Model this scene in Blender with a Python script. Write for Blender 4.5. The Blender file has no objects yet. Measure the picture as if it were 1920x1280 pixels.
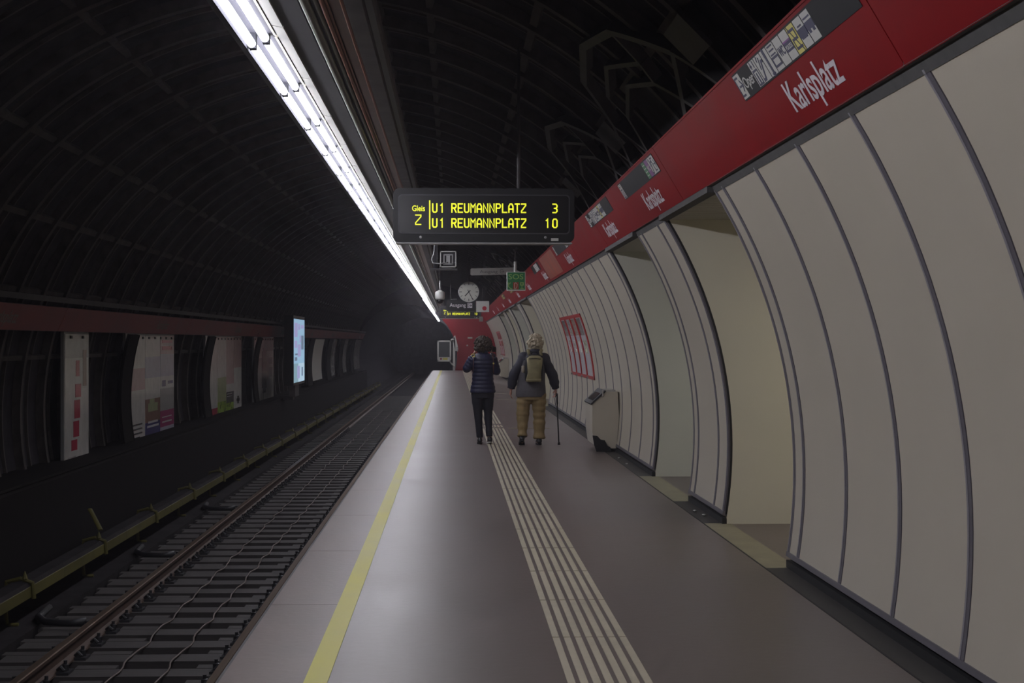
import bpy, math, random
from mathutils import Vector, Matrix, noise
random.seed(7)
PI = math.pi
C = bpy.context.scene.collection
S = bpy.context.scene

# ------------------------------------------------------------------ camera, world, exposure
F_PX = 2880.0
YAW = math.atan(111.0 / F_PX)
cam_d = bpy.data.cameras.new('camera'); cam = bpy.data.objects.new('camera', cam_d); C.objects.link(cam)
cam.location = (0, 0, 1.6)
cam.rotation_euler = (PI / 2, 0, -YAW)
cam_d.sensor_width = 36.0; cam_d.lens = F_PX / 1920 * 36.0
cam_d.clip_start = 0.05; cam_d.clip_end = 400
S.camera = cam
w = bpy.data.worlds.new('world'); S.world = w; w.use_nodes = True
w.node_tree.nodes['Background'].inputs[0].default_value = (0.5, 0.45, 0.5, 1)
w.node_tree.nodes['Background'].inputs[1].default_value = 0.002
S.view_settings.view_transform = 'Standard'
S.view_settings.look = 'None'
S.view_settings.gamma = 1.0
S.view_settings.use_curve_mapping = False
S.view_settings.exposure = 0.0
TUBE = 33.0          # radiance of the fluorescent tubes

# ------------------------------------------------------------------ helpers
def lin(c):
    return tuple(((v / 255) / 12.92 if v / 255 <= .04045 else ((v / 255 + .055) / 1.055) ** 2.4) for v in c)

def mat(name, col, rough=.5, metal=0, var=0, scale=6, bump=0, bscale=60, emit=0, spec=.5, coat=0, col2=None, stretch=None):
    m = bpy.data.materials.new(name); m.use_nodes = True
    nt = m.node_tree; b = nt.nodes['Principled BSDF']
    b.inputs['Base Color'].default_value = (*col, 1); b.inputs['Roughness'].default_value = rough
    b.inputs['Metallic'].default_value = metal; b.inputs['Specular IOR Level'].default_value = spec
    b.inputs['Coat Weight'].default_value = coat
    if emit:
        b.inputs['Emission Color'].default_value = (*col, 1); b.inputs['Emission Strength'].default_value = emit
    if var or bump or col2:
        tc = nt.nodes.new('ShaderNodeTexCoord'); mp = nt.nodes.new('ShaderNodeMapping')
        nt.links.new(tc.outputs['Object'], mp.inputs[0])
        if stretch: mp.inputs['Scale'].default_value = stretch
    if var or col2:
        n = nt.nodes.new('ShaderNodeTexNoise'); n.inputs['Scale'].default_value = scale; n.inputs['Detail'].default_value = 6
        n.inputs['Roughness'].default_value = .6
        nt.links.new(mp.outputs[0], n.inputs[0])
        r = nt.nodes.new('ShaderNodeValToRGB')
        r.color_ramp.elements[0].position = .3; r.color_ramp.elements[1].position = .7
        c2 = col2 if col2 else tuple(v * (1 - var) for v in col)
        c1 = col if col2 else tuple(min(1, v * (1 + var * .5)) for v in col)
        r.color_ramp.elements[0].color = (*c2, 1); r.color_ramp.elements[1].color = (*c1, 1)
        nt.links.new(n.outputs[0], r.inputs[0]); nt.links.new(r.outputs[0], b.inputs['Base Color'])
        rr = nt.nodes.new('ShaderNodeMapRange'); rr.inputs[3].default_value = max(.02, rough - .06); rr.inputs[4].default_value = min(1, rough + .06)
        nt.links.new(n.outputs[0], rr.inputs[0]); nt.links.new(rr.outputs[0], b.inputs['Roughness'])
    if bump:
        n2 = nt.nodes.new('ShaderNodeTexNoise'); n2.inputs['Scale'].default_value = bscale; n2.inputs['Detail'].default_value = 4
        nt.links.new(mp.outputs[0], n2.inputs[0])
        bp = nt.nodes.new('ShaderNodeBump'); bp.inputs['Strength'].default_value = bump; bp.inputs['Distance'].default_value = .01
        nt.links.new(n2.outputs[0], bp.inputs['Height']); nt.links.new(bp.outputs[0], b.inputs['Normal'])
    return m

class MB:
    """collects shapes for ONE mesh object"""
    def __init__(s): s.v = []; s.f = []; s.mi = []; s.m = 0; s.xf = None
    def add(s, vs, fs):
        o = len(s.v)
        for p in vs:
            p = Vector(p)
            if s.xf is not None: p = s.xf @ p
            s.v.append(p)
        for f in fs: s.f.append([o + i for i in f]); s.mi.append(s.m)
    def box(s, x0, x1, y0, y1, z0, z1):
        s.add([(x0,y0,z0),(x1,y0,z0),(x1,y1,z0),(x0,y1,z0),(x0,y0,z1),(x1,y0,z1),(x1,y1,z1),(x0,y1,z1)],
              [(3,2,1,0),(4,5,6,7),(0,1,5,4),(1,2,6,5),(2,3,7,6),(3,0,4,7)])
    def prism(s, poly, y0, y1):           # poly (x,z) closed loop, swept along y
        n = len(poly)
        s.add([(x,y0,z) for x,z in poly] + [(x,y1,z) for x,z in poly],
              [tuple(range(n))[::-1], tuple(range(n,2*n))] + [(i,(i+1)%n,(i+1)%n+n,i+n) for i in range(n)])
    def prismz(s, poly, z0, z1):          # poly (x,y)
        n = len(poly)
        s.add([(x,y,z0) for x,y in poly] + [(x,y,z1) for x,y in poly],
              [tuple(range(n))[::-1], tuple(range(n,2*n))] + [(i,(i+1)%n,(i+1)%n+n,i+n) for i in range(n)])
    def arc(s, R0, R1, a0, a1, y0, y1, n=24, cx=None, cz=None):
        cx = CX if cx is None else cx; cz = CZ if cz is None else cz
        vs = []; fs = []
        for i in range(n + 1):
            a = math.radians(a0 + (a1 - a0) * i / n); c, sn = math.cos(a), math.sin(a)
            for R, y in ((R0,y0),(R1,y0),(R1,y1),(R0,y1)): vs.append((cx + R*c, y, cz + R*sn))
        for i in range(n):
            for k in range(4): fs.append((i*4+k, i*4+(k+1)%4, i*4+4+(k+1)%4, i*4+4+k))
        fs += [(3,2,1,0), (n*4, n*4+1, n*4+2, n*4+3)]
        s.add(vs, fs)
    def rings(s, rs, cap=True, closed=False):
        n = len(rs[0]); vs = [p for r in rs for p in r]; fs = []
        for i in range(len(rs) - 1):
            for k in range(n): fs.append((i*n+k, i*n+(k+1)%n, (i+1)*n+(k+1)%n, (i+1)*n+k))
        if cap: fs += [tuple(range(n))[::-1], tuple((len(rs)-1)*n + k for k in range(n))]
        s.add(vs, fs)
    def tube(s, pts, r, n=10, sq=1.0):
        pts = [Vector(p) for p in pts]; rs = []
        up = None
        for i, p in enumerate(pts):
            d = (pts[min(i+1, len(pts)-1)] - pts[max(i-1, 0)]).normalized()
            if up is None: up = Vector((0,0,1)) if abs(d.z) < .9 else Vector((1,0,0))
            u = d.cross(up).normalized(); v = u.cross(d).normalized(); up = v
            rr = r[i] if isinstance(r, (list, tuple)) else r
            rs.append([p + u*(rr*math.cos(2*PI*k/n)) + v*(rr*sq*math.sin(2*PI*k/n)) for k in range(n)])
        s.rings(rs)
    def lathe(s, prof, o, axis='z', n=24):
        rs = []
        for r, h in prof:
            ring = []
            for k in range(n):
                a = 2*PI*k/n; x, y = r*math.cos(a), r*math.sin(a)
                q = (x, y, h) if axis == 'z' else ((x, h, y) if axis == 'y' else (h, x, y))
                ring.append(Vector(o) + Vector(q))
            rs.append(ring)
        s.rings(rs)
    def ell(s, c, rx, ry, rz, n=14, m=9):
        rs = []
        for j in range(m + 1):
            t = -PI/2 + PI*j/m; rr = max(.02, math.cos(t))
            rs.append([(c[0]+rx*rr*math.cos(2*PI*k/n), c[1]+ry*rr*math.sin(2*PI*k/n), c[2]+rz*math.sin(t)) for k in range(n)])
        s.rings(rs)
    def stroke(s, pts, w, z0=0, z1=.002):   # flat stroke in local xy plane
        pts = [Vector((p[0], p[1], 0)) for p in pts]; L = []; R = []
        for i, p in enumerate(pts):
            a = (p - pts[i-1]).normalized() if i > 0 else None
            b = (pts[i+1] - p).normalized() if i < len(pts)-1 else None
            if a is None: a = b
            if b is None: b = a
            t = (a + b); t = t.normalized() if t.length > 1e-6 else a
            nn = Vector((-t.y, t.x, 0)); k = 1 / max(.5, nn.dot(Vector((-a.y, a.x, 0))))
            e = Vector((0,0,0))
            if i == 0: e = -a * w * .4
            if i == len(pts)-1: e = b * w * .4
            L.append(p + nn*w*.5*k + e); R.append(p - nn*w*.5*k + e)
        n = len(pts); vs = [(q.x,q.y,z1) for q in L] + [(q.x,q.y,z1) for q in R] + [(q.x,q.y,z0) for q in L] + [(q.x,q.y,z0) for q in R]
        fs = []
        for i in range(n-1):
            fs += [(i, n+i, n+i+1, i+1), (2*n+i+1, 3*n+i+1, 3*n+i, 2*n+i), (i+1, 2*n+i+1, 2*n+i, i), (n+i, 3*n+i, 3*n+i+1, n+i+1)]
        fs += [(0, 2*n, 3*n, n), (2*n-1, 4*n-1, 3*n-1, n-1)]
        s.add(vs, fs)
    def build(s, name, mats, parent=None, smooth=False, loc=None):
        me = bpy.data.meshes.new(name); me.from_pydata([tuple(p) for p in s.v], [], s.f)
        if not isinstance(mats, (list, tuple)): mats = [mats]
        for m in mats: me.materials.append(m)
        for p, i in zip(me.polygons, s.mi): p.material_index = i; p.use_smooth = smooth
        me.validate(); me.update()
        import bmesh as _b
        bm = _b.new(); bm.from_mesh(me); _b.ops.recalc_face_normals(bm, faces=bm.faces); bm.to_mesh(me); bm.free()
        o = bpy.data.objects.new(name, me); C.objects.link(o)
        if parent: o.parent = parent
        if loc: o.location = loc
        return o

def tag(o, label=None, cat=None, group=None, kind=None):
    if label: o['label'] = label
    if cat: o['category'] = cat
    if group: o['group'] = group
    if kind: o['kind'] = kind
    return o
def thing(name, label, cat, loc=(0,0,0), rz=0, group=None):
    o = bpy.data.objects.new(name, None); C.objects.link(o); o.location = loc; o.rotation_euler = (0,0,rz)
    o.empty_display_size = .1
    return tag(o, label, cat, group)
def struct(o): o['kind'] = 'structure'; return o
def copy_tree(o, parent=None):
    c = o.copy(); C.objects.link(c); c.parent = parent
    for ch in list(o.children): copy_tree(ch, c)
    return c
def unify(o, voxel, smooth=4):
    """fuse the closed shapes of one mesh into one continuous surface"""
    m = o.modifiers.new('r', 'REMESH'); m.mode = 'VOXEL'; m.voxel_size = voxel; m.use_smooth_shade = True
    if smooth:
        m2 = o.modifiers.new('s', 'SMOOTH'); m2.iterations = smooth; m2.factor = .5
    dg = bpy.context.evaluated_depsgraph_get(); dg.update()
    me = bpy.data.meshes.new_from_object(o.evaluated_get(dg))
    old = o.data; mats = list(old.materials); o.modifiers.clear(); o.data = me
    me.materials.clear()
    for q in mats: me.materials.append(q)
    for p in me.polygons: p.material_index = 0; p.use_smooth = True
    return o
_tc = {}
def text_geo(txt, bold=.0):
    k = (txt, bold)
    if k in _tc: return _tc[k]
    cu = bpy.data.curves.new('t', 'FONT'); cu.body = txt; cu.size = 1; cu.extrude = .5; cu.offset = bold; cu.resolution_u = 3
    ob = bpy.data.objects.new('t', cu); C.objects.link(ob)
    dg = bpy.context.evaluated_depsgraph_get(); dg.update()
    me = bpy.data.meshes.new_from_object(ob.evaluated_get(dg))
    vs = [v.co.copy() for v in me.vertices]; fs = [tuple(p.vertices) for p in me.polygons]
    bpy.data.objects.remove(ob); bpy.data.curves.remove(cu); bpy.data.meshes.remove(me)
    _tc[k] = (vs, fs); return _tc[k]
def text(mb, txt, x, y, wid, cap, bold=.0, t=.002):
    """letters in the local xy plane, baseline-left at (x,y), total width wid, capital height cap"""
    vs, fs = text_geo(txt, bold)
    x0 = min(v.x for v in vs); x1 = max(v.x for v in vs)
    sx = wid / (x1 - x0); sy = cap / .70
    mb.add([(x + (v.x - x0)*sx, y + v.y*sy, (v.z + .5)*t) for v in vs], fs)

# ------------------------------------------------------------------ materials
M = dict(
  panel = mat('white enamel panel', (.54,.495,.405), .34, var=.05, scale=1.2, spec=.4),
  rail = mat('grey aluminium rail', (.15,.14,.165), .4, metal=.3),
  rail2 = mat('pale grey aluminium rail', (.30,.285,.32), .4, metal=.3),
  gap = mat('black joint', (.01,.01,.012), .6),
  backing = mat('dark grey backing', (.07,.068,.066), .8, var=.3),
  cream = mat('cream painted wall', (.62,.59,.49), .5, var=.05, scale=.9, spec=.3),
  cream2 = mat('pale green grey painted wall', (.60,.59,.52), .5, var=.05, scale=.9, spec=.3),
  hall = mat('hall wall', (.6,.58,.5), .6),
  slat = mat('pale slatted ceiling', (.42,.4,.33), .6),
  red = mat('red lacquer', (.215,.006,.009), .5, var=.12, scale=2.0, spec=.04),
  redcase = mat('bright red case lacquer', (.42,.02,.02), .4, spec=.3),
  redleft = mat('dusty red lacquer', (.27,.055,.05), .3, var=.3, scale=1.5),
  redwall = mat('red painted wall', (.30,.016,.022), .5, var=.15, spec=.2, scale=.7),
  orange = mat('orange worn foil', (.30,.045,.015), .5, var=.4, scale=3),
  white = mat('white lettering', (.62,.58,.62), .5),
  cell = mat('white sign cell', (.5,.5,.47), .5),
  black = mat('black sign face', (.012,.012,.014), .6, spec=.15),
  ycell = mat('yellow sign cell', (.62,.56,.14), .5),
  green = mat('green sign face', (.01,.16,.045), .45),
  purple = mat('purple sign face', (.17,.03,.2), .45),
  navyink = mat('dark blue ink', (.02,.02,.07), .5),
  lining = mat('black iron tunnel lining', (.042,.038,.046), .85, var=.5, scale=3, spec=.1),
  rib = mat('dark grey iron rib', (.088,.077,.074), .75, var=.4, scale=4, spec=.2),
  frame = mat('grey steel frame', (.075,.07,.072), .6, var=.4, scale=4),
  brown = mat('dark brown cladding', (.007,.005,.004), .8, var=.4, scale=2, spec=.08),
  floor = mat('grey rubber floor', (.132,.105,.098), .40, var=.16, scale=.9, bump=.12, bscale=14, spec=.5),
  slab = mat('pale concrete edge slab', (.170,.130,.116), .44, var=.2, scale=1.6, bump=.15, bscale=18),
  nosing = mat('dark platform edge', (.05,.045,.05), .6),
  yellow = mat('worn yellow paint', (.56,.52,.035), .5, col2=(.46,.43,.07), scale=1.1, stretch=(1,.6,1)),
  tact = mat('beige tactile rib', (.50,.455,.345), .5, var=.12, scale=5),
  beige = mat('beige floor strip', (.26,.235,.16), .55, var=.2, scale=4),
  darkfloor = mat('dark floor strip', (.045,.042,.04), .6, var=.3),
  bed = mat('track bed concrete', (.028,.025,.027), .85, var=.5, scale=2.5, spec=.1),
  wood = mat('old timber sleeper', (.062,.055,.054), .7, var=.35, scale=7, stretch=(.4,3,3)),
  steel = mat('rusty rail side', (.09,.055,.04), .6, metal=.3, var=.3),
  railtop = mat('worn rail head', (.27,.2,.15), .35, metal=.8),
  iron = mat('dark iron clip', (.02,.02,.024), .5),
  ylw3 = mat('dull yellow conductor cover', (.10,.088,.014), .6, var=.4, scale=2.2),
  cable = mat('pale cable', (.17,.13,.11), .5),
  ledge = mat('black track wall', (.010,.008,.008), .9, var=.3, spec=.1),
  casing = mat('black sign casing', (.014,.014,.015), .4, spec=.35),
  screenb = mat('dark display window', (.014,.014,.015), .25),
  led = mat('yellow lit characters', (.80,.82,.035), .5, emit=.95),
  metal = mat('light grey metal', (.35,.35,.35), .4, metal=.3),
  chrome = mat('bright steel', (.6,.6,.6), .2, metal=1),
  whitep = mat('white painted metal', (.6,.6,.57), .4),
  greyp = mat('grey sign board', (.26,.25,.23), .5),
  greyink = mat('dark grey lettering', (.05,.05,.055), .5),
  clock = mat('clock face', (.6,.6,.54), .4),
  duct = mat('pale grey duct cover', (.26,.26,.24), .5),
  duct2 = mat('dark duct', (.05,.048,.055), .5),
  duct3 = mat('olive grey pipe', (.13,.13,.11), .45),
  copper = mat('copper brown pipe', (.16,.065,.04), .35, metal=.4),
  refl = mat('cream lamp housing', (.5,.47,.38), .4),
  tube = mat('fluorescent tube', (.93,.92,1.0), .4, emit=TUBE),
  pane = mat('pale backed glass pane', (.50,.50,.54), .28),
  glass = mat('dark screen glass', (.05,.055,.055), .12),
  sock = mat('lamp socket', (.02,.02,.025), .9, spec=.05),
)

# ------------------------------------------------------------------ tunnel section
CX, CZ, R = -1.343, .683, 3.764          # circle of the cladding, read off the panel joints
def ang(z, r=R): return math.degrees(math.asin((z - CZ) / r))
YEND = 85.0
Y0 = -26.0
A_BOT, A_TOP = ang(.085), ang(2.655)
G0, GP = 5.955, 1.135                     # panel joint grid
OPEN = [(10.82, 13.38), (15.35, 18.12), (38.0, 42.8), (44.8, 50.0), (51.6, 55.0), (57.0, 62.5)]
SOLID = []
y = Y0
for a, b in OPEN: SOLID.append((y, a)); y = b
SOLID.append((y, YEND))

# floor of the platform
mb = MB(); mb.box(-.70, 8.0, Y0, YEND, -.12, 0)
floor = struct(mb.build('floor', M['floor']))
mb = MB()
yy = 9.38 - 2.4*7
while yy < YEND:
    mb.box(-1.10, -.70, yy + .003, min(yy + 2.397, YEND), -.12, .001); yy += 2.4
mb.m = 1; mb.box(-1.085, -.71, Y0, YEND, -.2, -.006)
mb.box(-1.118, -1.10, Y0, YEND, -.10, -.004)
struct(mb.build('trim_1', [M['slab'], M['nosing']]))
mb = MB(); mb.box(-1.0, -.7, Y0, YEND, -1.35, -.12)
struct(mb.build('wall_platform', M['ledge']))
mb = MB(); mb.box(-.700, -.588, Y0, YEND, 0, .004)
tag(mb.build('yellow_line', M['yellow']), 'yellow painted safety line running along the platform edge', 'line')
# tactile guide strip, seven ribs
mb = MB()
tj = [8.277 - 1.195*k for k in range(12, 0, -1)] + [8.277 + 1.195*k for k in range(0, 65)]
for i in range(len(tj) - 1):
    if tj[i+1] > YEND: break
    a, b = tj[i] + .012, tj[i+1] - .012
    if 27.4 < a < 28.7: b -= .35
    for k in range(7):
        x0 = .538 + k*.0603; mb.box(x0, x0 + .036, a, b, 0, .005)
for k in range(8):                         # small field of knobs where the strip is crossed
    for j in range(3):
        mb.box(.535 + k*.055, .556 + k*.055, 28.15 + j*.11, 28.19 + j*.11, 0, .005)
tag(mb.build('tactile_guide_strip', M['tact']), 'beige ribbed tactile guide strip along the middle of the platform floor', 'tactile paving')
for nm, x0, x1, y0, y1, lab in (('floor_marking', 1.02, 1.78, 28.2, 28.45, 'short pale line across the floor right of the tactile strip, beside the walking man'),
        ('floor_marking', .98, 1.75, 42.1, 42.4, 'nearer of two long beige lines across the floor beyond the two people'),
        ('floor_marking', .98, 1.6, 47.2, 47.7, 'farther of two long beige lines across the floor beyond the two people')):
    mb = MB(); mb.box(x0, x1, y0, y1, 0, .003); tag(mb.build(nm, M['beige']), lab, 'floor marking', 'lines across the platform floor')
mb = MB()
for k in range(8): mb.box(.98 + k*.055, 1.01 + k*.055, 44.6, 44.85, 0, .004)
tag(mb.build('floor_marking', M['beige']), 'row of small beige studs between the two long floor lines', 'floor marking', 'lines across the platform floor')
# strip along the foot of the wall
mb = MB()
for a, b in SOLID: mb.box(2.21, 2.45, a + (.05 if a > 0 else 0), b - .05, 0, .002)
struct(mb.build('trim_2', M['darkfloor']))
mb = MB()
for a, b in OPEN: mb.box(2.21, 2.44, a - .05, b + .05, 0, .002)
struct(mb.build('trim_3', M['beige']))
mb = MB(); mb.box(2.198, 2.21, Y0, YEND, 0, .0025)
struct(mb.build('trim_4', M['gap']))

# piers behind the panels, plinth, hall behind
def pier_profile(d=.03, xr=5.2):
    pts = []
    for i in range(17):
        a = math.radians(A_BOT - .6 + (A_TOP + .5 - A_BOT) * i / 16)
        pts.append((CX + (R + d)*math.cos(a), CZ + (R + d)*math.sin(a)))
    return [(2.40, .0), (2.40, .05)] + pts + [(xr, pts[-1][1]), (xr, 0)]
for i, (a, b) in enumerate(SOLID):
    mb = MB(); mb.m = 0
    mb.prism(pier_profile(), a, b)
    struct(mb.build('wall_right', [M['cream2'] if i in (2, 4, 6) else M['cream']]))
mb = MB()
for a, b in SOLID: mb.box(2.36, 2.40, a, b - .02, 0, .055)
struct(mb.build('baseboard_right', M['gap']))
mb = MB()
for yv in [OPEN[0][1]]: mb.box(3.07, 3.076, yv - .004, yv - .0005, .02, 2.6)
struct(mb.build('trim_5', M['backing']))
mb = MB(); mb.box(7.6, 7.8, Y0, YEND, 0, 2.7); struct(mb.build('wall_hall', M['hall']))
mb = MB()
for a, b in OPEN:
    k = a + .02
    while k < b - .02:
        mb.box(1.86, 7.6, k, min(k + .17, b), 2.665, 2.69); k += .19
mb.m = 1; mb.box(1.80, 8, Y0, YEND, 2.70, 2.74)
for a, b in OPEN: mb.box(1.80, 1.88, a, b, 2.655, 2.74)
struct(mb.build('ceiling', [M['slat'], M['backing']]))
warm = mat('warm hall lamp', (1.0, .93, .74), .4, emit=24.0)
cool = mat('cool hall lamp', (.97, 1.0, .90), .4, emit=18.0)
for i, (a, b) in enumerate(OPEN):
    t = thing('hall_ceiling_lamp', 'flat ceiling lamp inside the %s wall opening, hidden behind the panels' % ['nearest','second','third','fourth','fifth','sixth'][i], 'lamp', (4.6, (a+b)/2, 2.66), 0, 'hall ceiling lamps')
    mb = MB(); mb.box(-.32, .32, -.32, .32, -.045, 0); mb.build('lamp_housing', M['whitep'], t)
    mb = MB(); mb.box(-.28, .28, -.28, .28, -.06, -.046); mb.build('diffuser', warm if i % 2 == 0 else cool, t)

# panels: each enamel panel a part, each joint rail a part
wall = bpy.data.objects.new('wall_right', None); C.objects.link(wall); struct(wall)
SKIP = []
def arc_piece(name, R0, R1, a0, a1, y0, y1, m, parent, n=22):
    mb = MB(); mb.arc(R0, R1, a0, a1, 0, y1 - y0, n); o = mb.build(name, m, parent, smooth=False, loc=(0, y0, 0)); return o
full = None; railo = None
def smooth_arc(o):
    for p in o.data.polygons: p.use_smooth = abs(p.normal.y) < .5
    try: o.data.set_sharp_from_angle(angle=math.radians(30))
    except Exception: pass
for a, b in SOLID:
    js = [a] + [G0 + GP*k for k in range(-30, 75) if a + .10 < G0 + GP*k < b - .10] + [b]
    for i in range(len(js) - 1):
        y0, y1 = js[i] + .034, js[i+1] - .040
        if abs((y1 - y0) - (GP - .074)) < 1e-4 and full is not None:
            o = full.copy(); C.objects.link(o); o.location = (0, y0, 0)
        else:
            o = arc_piece('wall_panel', R - .002, R + .03, A_BOT + .4, A_TOP, y0, y1, M['panel'], wall); smooth_arc(o)
            if full is None and abs((y1 - y0) - (GP - .074)) < 1e-4: full = o
    for i, j in enumerate(js):
        if railo is None:
            mb = MB(); mb.arc(R - .004, R + .03, A_BOT, A_TOP + .3, -.030, .012, 22); mb.m = 1; mb.arc(R + .012, R + .03, A_BOT, A_TOP + .3, -.040, -.030, 22); mb.m = 2; mb.arc(R - .007, R + .03, A_BOT, A_TOP + .3, .012, .034, 22)
            railo = mb.build('joint_rail', [M['rail'], M['gap'], M['rail2']], wall); smooth_arc(railo); o = railo
        else:
            o = railo.copy(); C.objects.link(o)
        o.location = (0, j + (.040 if i == 0 else (-.034 if i == len(js)-1 else 0)), 0)
    mb = MB(); mb.arc(R - .012, R + .03, A_BOT - .1, A_BOT + .42, a, b, 2); mb.build('foot_rail', M['rail'], wall)
    mb = MB(); mb.arc(R - .006, R + .09, A_TOP, A_TOP + 2.2, a, b, 3); mb.build('top_backing', M['backing'], wall)

# ------------------------------------------------------------------ red fascia band with writing
NX, NZ = -.8575, -.5145                   # face normal towards the platform
def band_matrix(yv, s=0, lift=.0):        # local x -> -Y, local y -> up the slant, local z -> out of the face
    px, pz = 1.80 - .5145*s + NX*lift, 2.71 + .8575*s + NZ*lift
    return Matrix(((0, -.5145, NX, px), (-1, 0, 0, yv), (0, .8575, NZ, pz), (0, 0, 0, 1)))
seams = [Y0, 0.2, 6.07, 11.95, 17.8, 21.6, 28.1, 34.0, 39.9, 45.8, 51.7, 57.6, 63.5, 69.4, 75.3, YEND]
bands = []
ordw = ['behind the camera', 'at the right edge of the photo', 'with the largest station name', 'with a green and purple sign', 'right beside the departure board', 'fourth from the camera', 'fifth, with the orange patch', 'sixth from the camera', 'seventh from the camera', 'eighth from the camera', 'ninth from the camera', 'tenth from the camera', 'eleventh from the camera', 'twelfth from the camera', 'last before the red end wall']
for i in range(len(seams) - 1):
    a, b = seams[i] + .006, seams[i+1] - .006
    mb = MB(); mb.xf = band_matrix(0); L = .4665
    pr = [(0, 0), (L, 0), (L, -.05), (0, -.05)]
    mb.add([(-yv, s, z) for yv in (a, b) for s, z in pr], [(0,1,2,3)[::-1], (4,5,6,7), (0,1,5,4), (1,2,6,5), (2,3,7,6), (3,0,4,7)])
    # folded lips top and bottom
    mb.add([(-yv, s, z) for yv in (a, b) for s, z in [(L, .004), (L+.012, .004), (L+.012, -.06), (L, -.06)]], [(3,2,1,0), (4,5,6,7), (0,1,5,4), (1,2,6,5), (2,3,7,6), (3,0,4,7)])
    mb.add([(-yv, s, z) for yv in (a, b) for s, z in [(-.012, .004), (0, .004), (0, -.06), (-.012, -.06)]], [(3,2,1,0), (4,5,6,7), (0,1,5,4), (1,2,6,5), (2,3,7,6), (3,0,4,7)])
    o = mb.build('red_fascia_panel', [M['red']])
    tag(o, 'red fascia panel above the white wall, ' + ordw[i], 'fascia panel', 'red fascia panels along the right wall')
    bands.append((a, b, o))
def band_at(yv):
    for a, b, o in bands:
        if a <= yv <= b: return o
    return bands[-1][2]
mb = MB()
mb.xf = band_matrix(0)
mb.add([(-yv, s, z) for yv in (Y0, YEND) for s, z in [(-.015, -.06), (.44, -.06), (.44, -.12), (-.015, -.12)]], [(3,2,1,0), (4,5,6,7), (0,1,5,4), (1,2,6,5), (2,3,7,6), (3,0,4,7)])
struct(mb.build('trim_6', M['backing']))
def station_name(y0, wid=.98, cap=.162):
    mb = MB(); mb.xf = band_matrix(y0, .076, .001); text(mb, 'Karlsplatz', 0, 0, wid, cap, .012)
    mb.build('station_name', M['white'], band_at(y0))
for yv in (7.80, 13.68, 17.25, 23.2, 29.2, 35.2, 41, 47.1, 53, 59, 65): station_name(yv)

def glyph(mb, k, x, wd, y0, h):
    """simple symbols in a cell x..x+wd, y0..y0+h (mb.m: ink material already chosen)"""
    u = lambda a, b: (x + a*wd, y0 + b*h)
    st = lambda pts, t=.012: mb.stroke([u(*p) for p in pts], t, .0025, .0042)
    if k == 'exit': st([(.55,.15),(.12,.15),(.12,.85),(.55,.85)]); st([(.35,.5),(.85,.5)]); st([(.65,.3),(.88,.5),(.65,.7)])
    elif k == 'lift': st([(.2,.08),(.8,.08),(.8,.6),(.2,.6),(.2,.08)]); st([(.5,.12),(.5,.45)], .02); st([(.3,.72),(.3,.92)]); st([(.7,.92),(.7,.72)]); st([(.2,.8),(.4,.8)])
    elif k == 'stairs': st([(.1,.12),(.3,.12),(.75,.7),(.92,.7)], .018); st([(.35,.5),(.6,.85)]); st([(.3,.8),(.4,.92)])
    elif k == 'i': st([(.5,.08),(.5,.6)], .032); st([(.34,.08),(.66,.08)]); st([(.5,.78),(.5,.9)], .04)
    elif k == 'shop': st([(.1,.2),(.9,.2),(.9,.5),(.1,.5),(.1,.2)]); st([(.2,.6),(.8,.6)], .008); st([(.2,.75),(.8,.75)], .008); st([(.2,.9),(.8,.9)], .008)
    elif k == 'WC': text(mb, 'WC', x + .14*wd, y0 + .35*h, .72*wd, .3*h, .02, .0042)
    elif k == 'police':
        pass
    elif k == 'S': st([(.85,.2),(.2,.2),(.2,.5),(.8,.5),(.8,.8),(.15,.8)], .013); st([(.15,.95),(.85,.05)], .007)
    elif k == 'bus': st([(.15,.55),(.85,.55)], .04); st([(.2,.38),(.32,.38)], .02); st([(.65,.38),(.78,.38)], .02); st([(.15,.78),(.85,.78)], .008)
    elif k == 'tram': st([(.12,.5),(.88,.5)], .045); st([(.3,.72),(.7,.72)], .008); st([(.2,.33),(.8,.33)], .008)
    elif k == 'lines':
        for q in (.2,.4,.6,.8): st([(.15,q),(.85,q)], .008)
def sign_strip(y0, y1, cells, start=0, lab=None, s0=.290, s1=.442):
    """black strip from y0 (far) to y1 (near); cells = list of (kind, colour, width)"""
    par = band_at((y0+y1)/2)
    mb = MB(); mb.xf = band_matrix(y0, s0 - .006, .001); h = s1 - s0
    mb.add([(0,0,0),(y0-y1,0,0),(y0-y1,h+.012,0),(0,h+.012,0),(0,0,.002),(y0-y1,0,.002),(y0-y1,h+.012,.002),(0,h+.012,.002)],
           [(3,2,1,0),(4,5,6,7),(0,1,5,4),(1,2,6,5),(2,3,7,6),(3,0,4,7)])
    base = mb.build('direction_sign', M['black'], par)
    if lab: base['label'] = lab
    x = start
    for k, colr, wd in cells:
        if colr:
            mb = MB(); mb.xf = band_matrix(y0, s0, .001)
            mb.box(x + .008, x + wd - .006, .004, h - .004, .001, .0028)
            if k == 'police': mb.m = 2; mb.box(x + .008, x + wd - .006, .30*h, .62*h, .0029, .0035); mb.m = 3; mb.box(x+.008, x+wd-.006, .62*h, .67*h, .0029, .0035); mb.m = 0; text(mb, 'POLIZEI', x + .02, .38*h, wd - .034, .14*h, .02, .0045)
            elif k in ('Oper',): pass
            else:
                mb.m = 1; glyph(mb, k, x, wd, 0, h)
            mb.build('pictogram', [M[colr], M['navyink'] if colr not in ('green', 'purple') else M['cell'], M['navyink'], M['purple']], base)
        elif k:
            mb = MB(); mb.xf = band_matrix(y0, s0, .001); text(mb, k, x + .01, .3*h, wd - .02, .42*h, .01, .0035)
            mb.build('sign_lettering', M['cell'], base)
        x += wd
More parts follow.
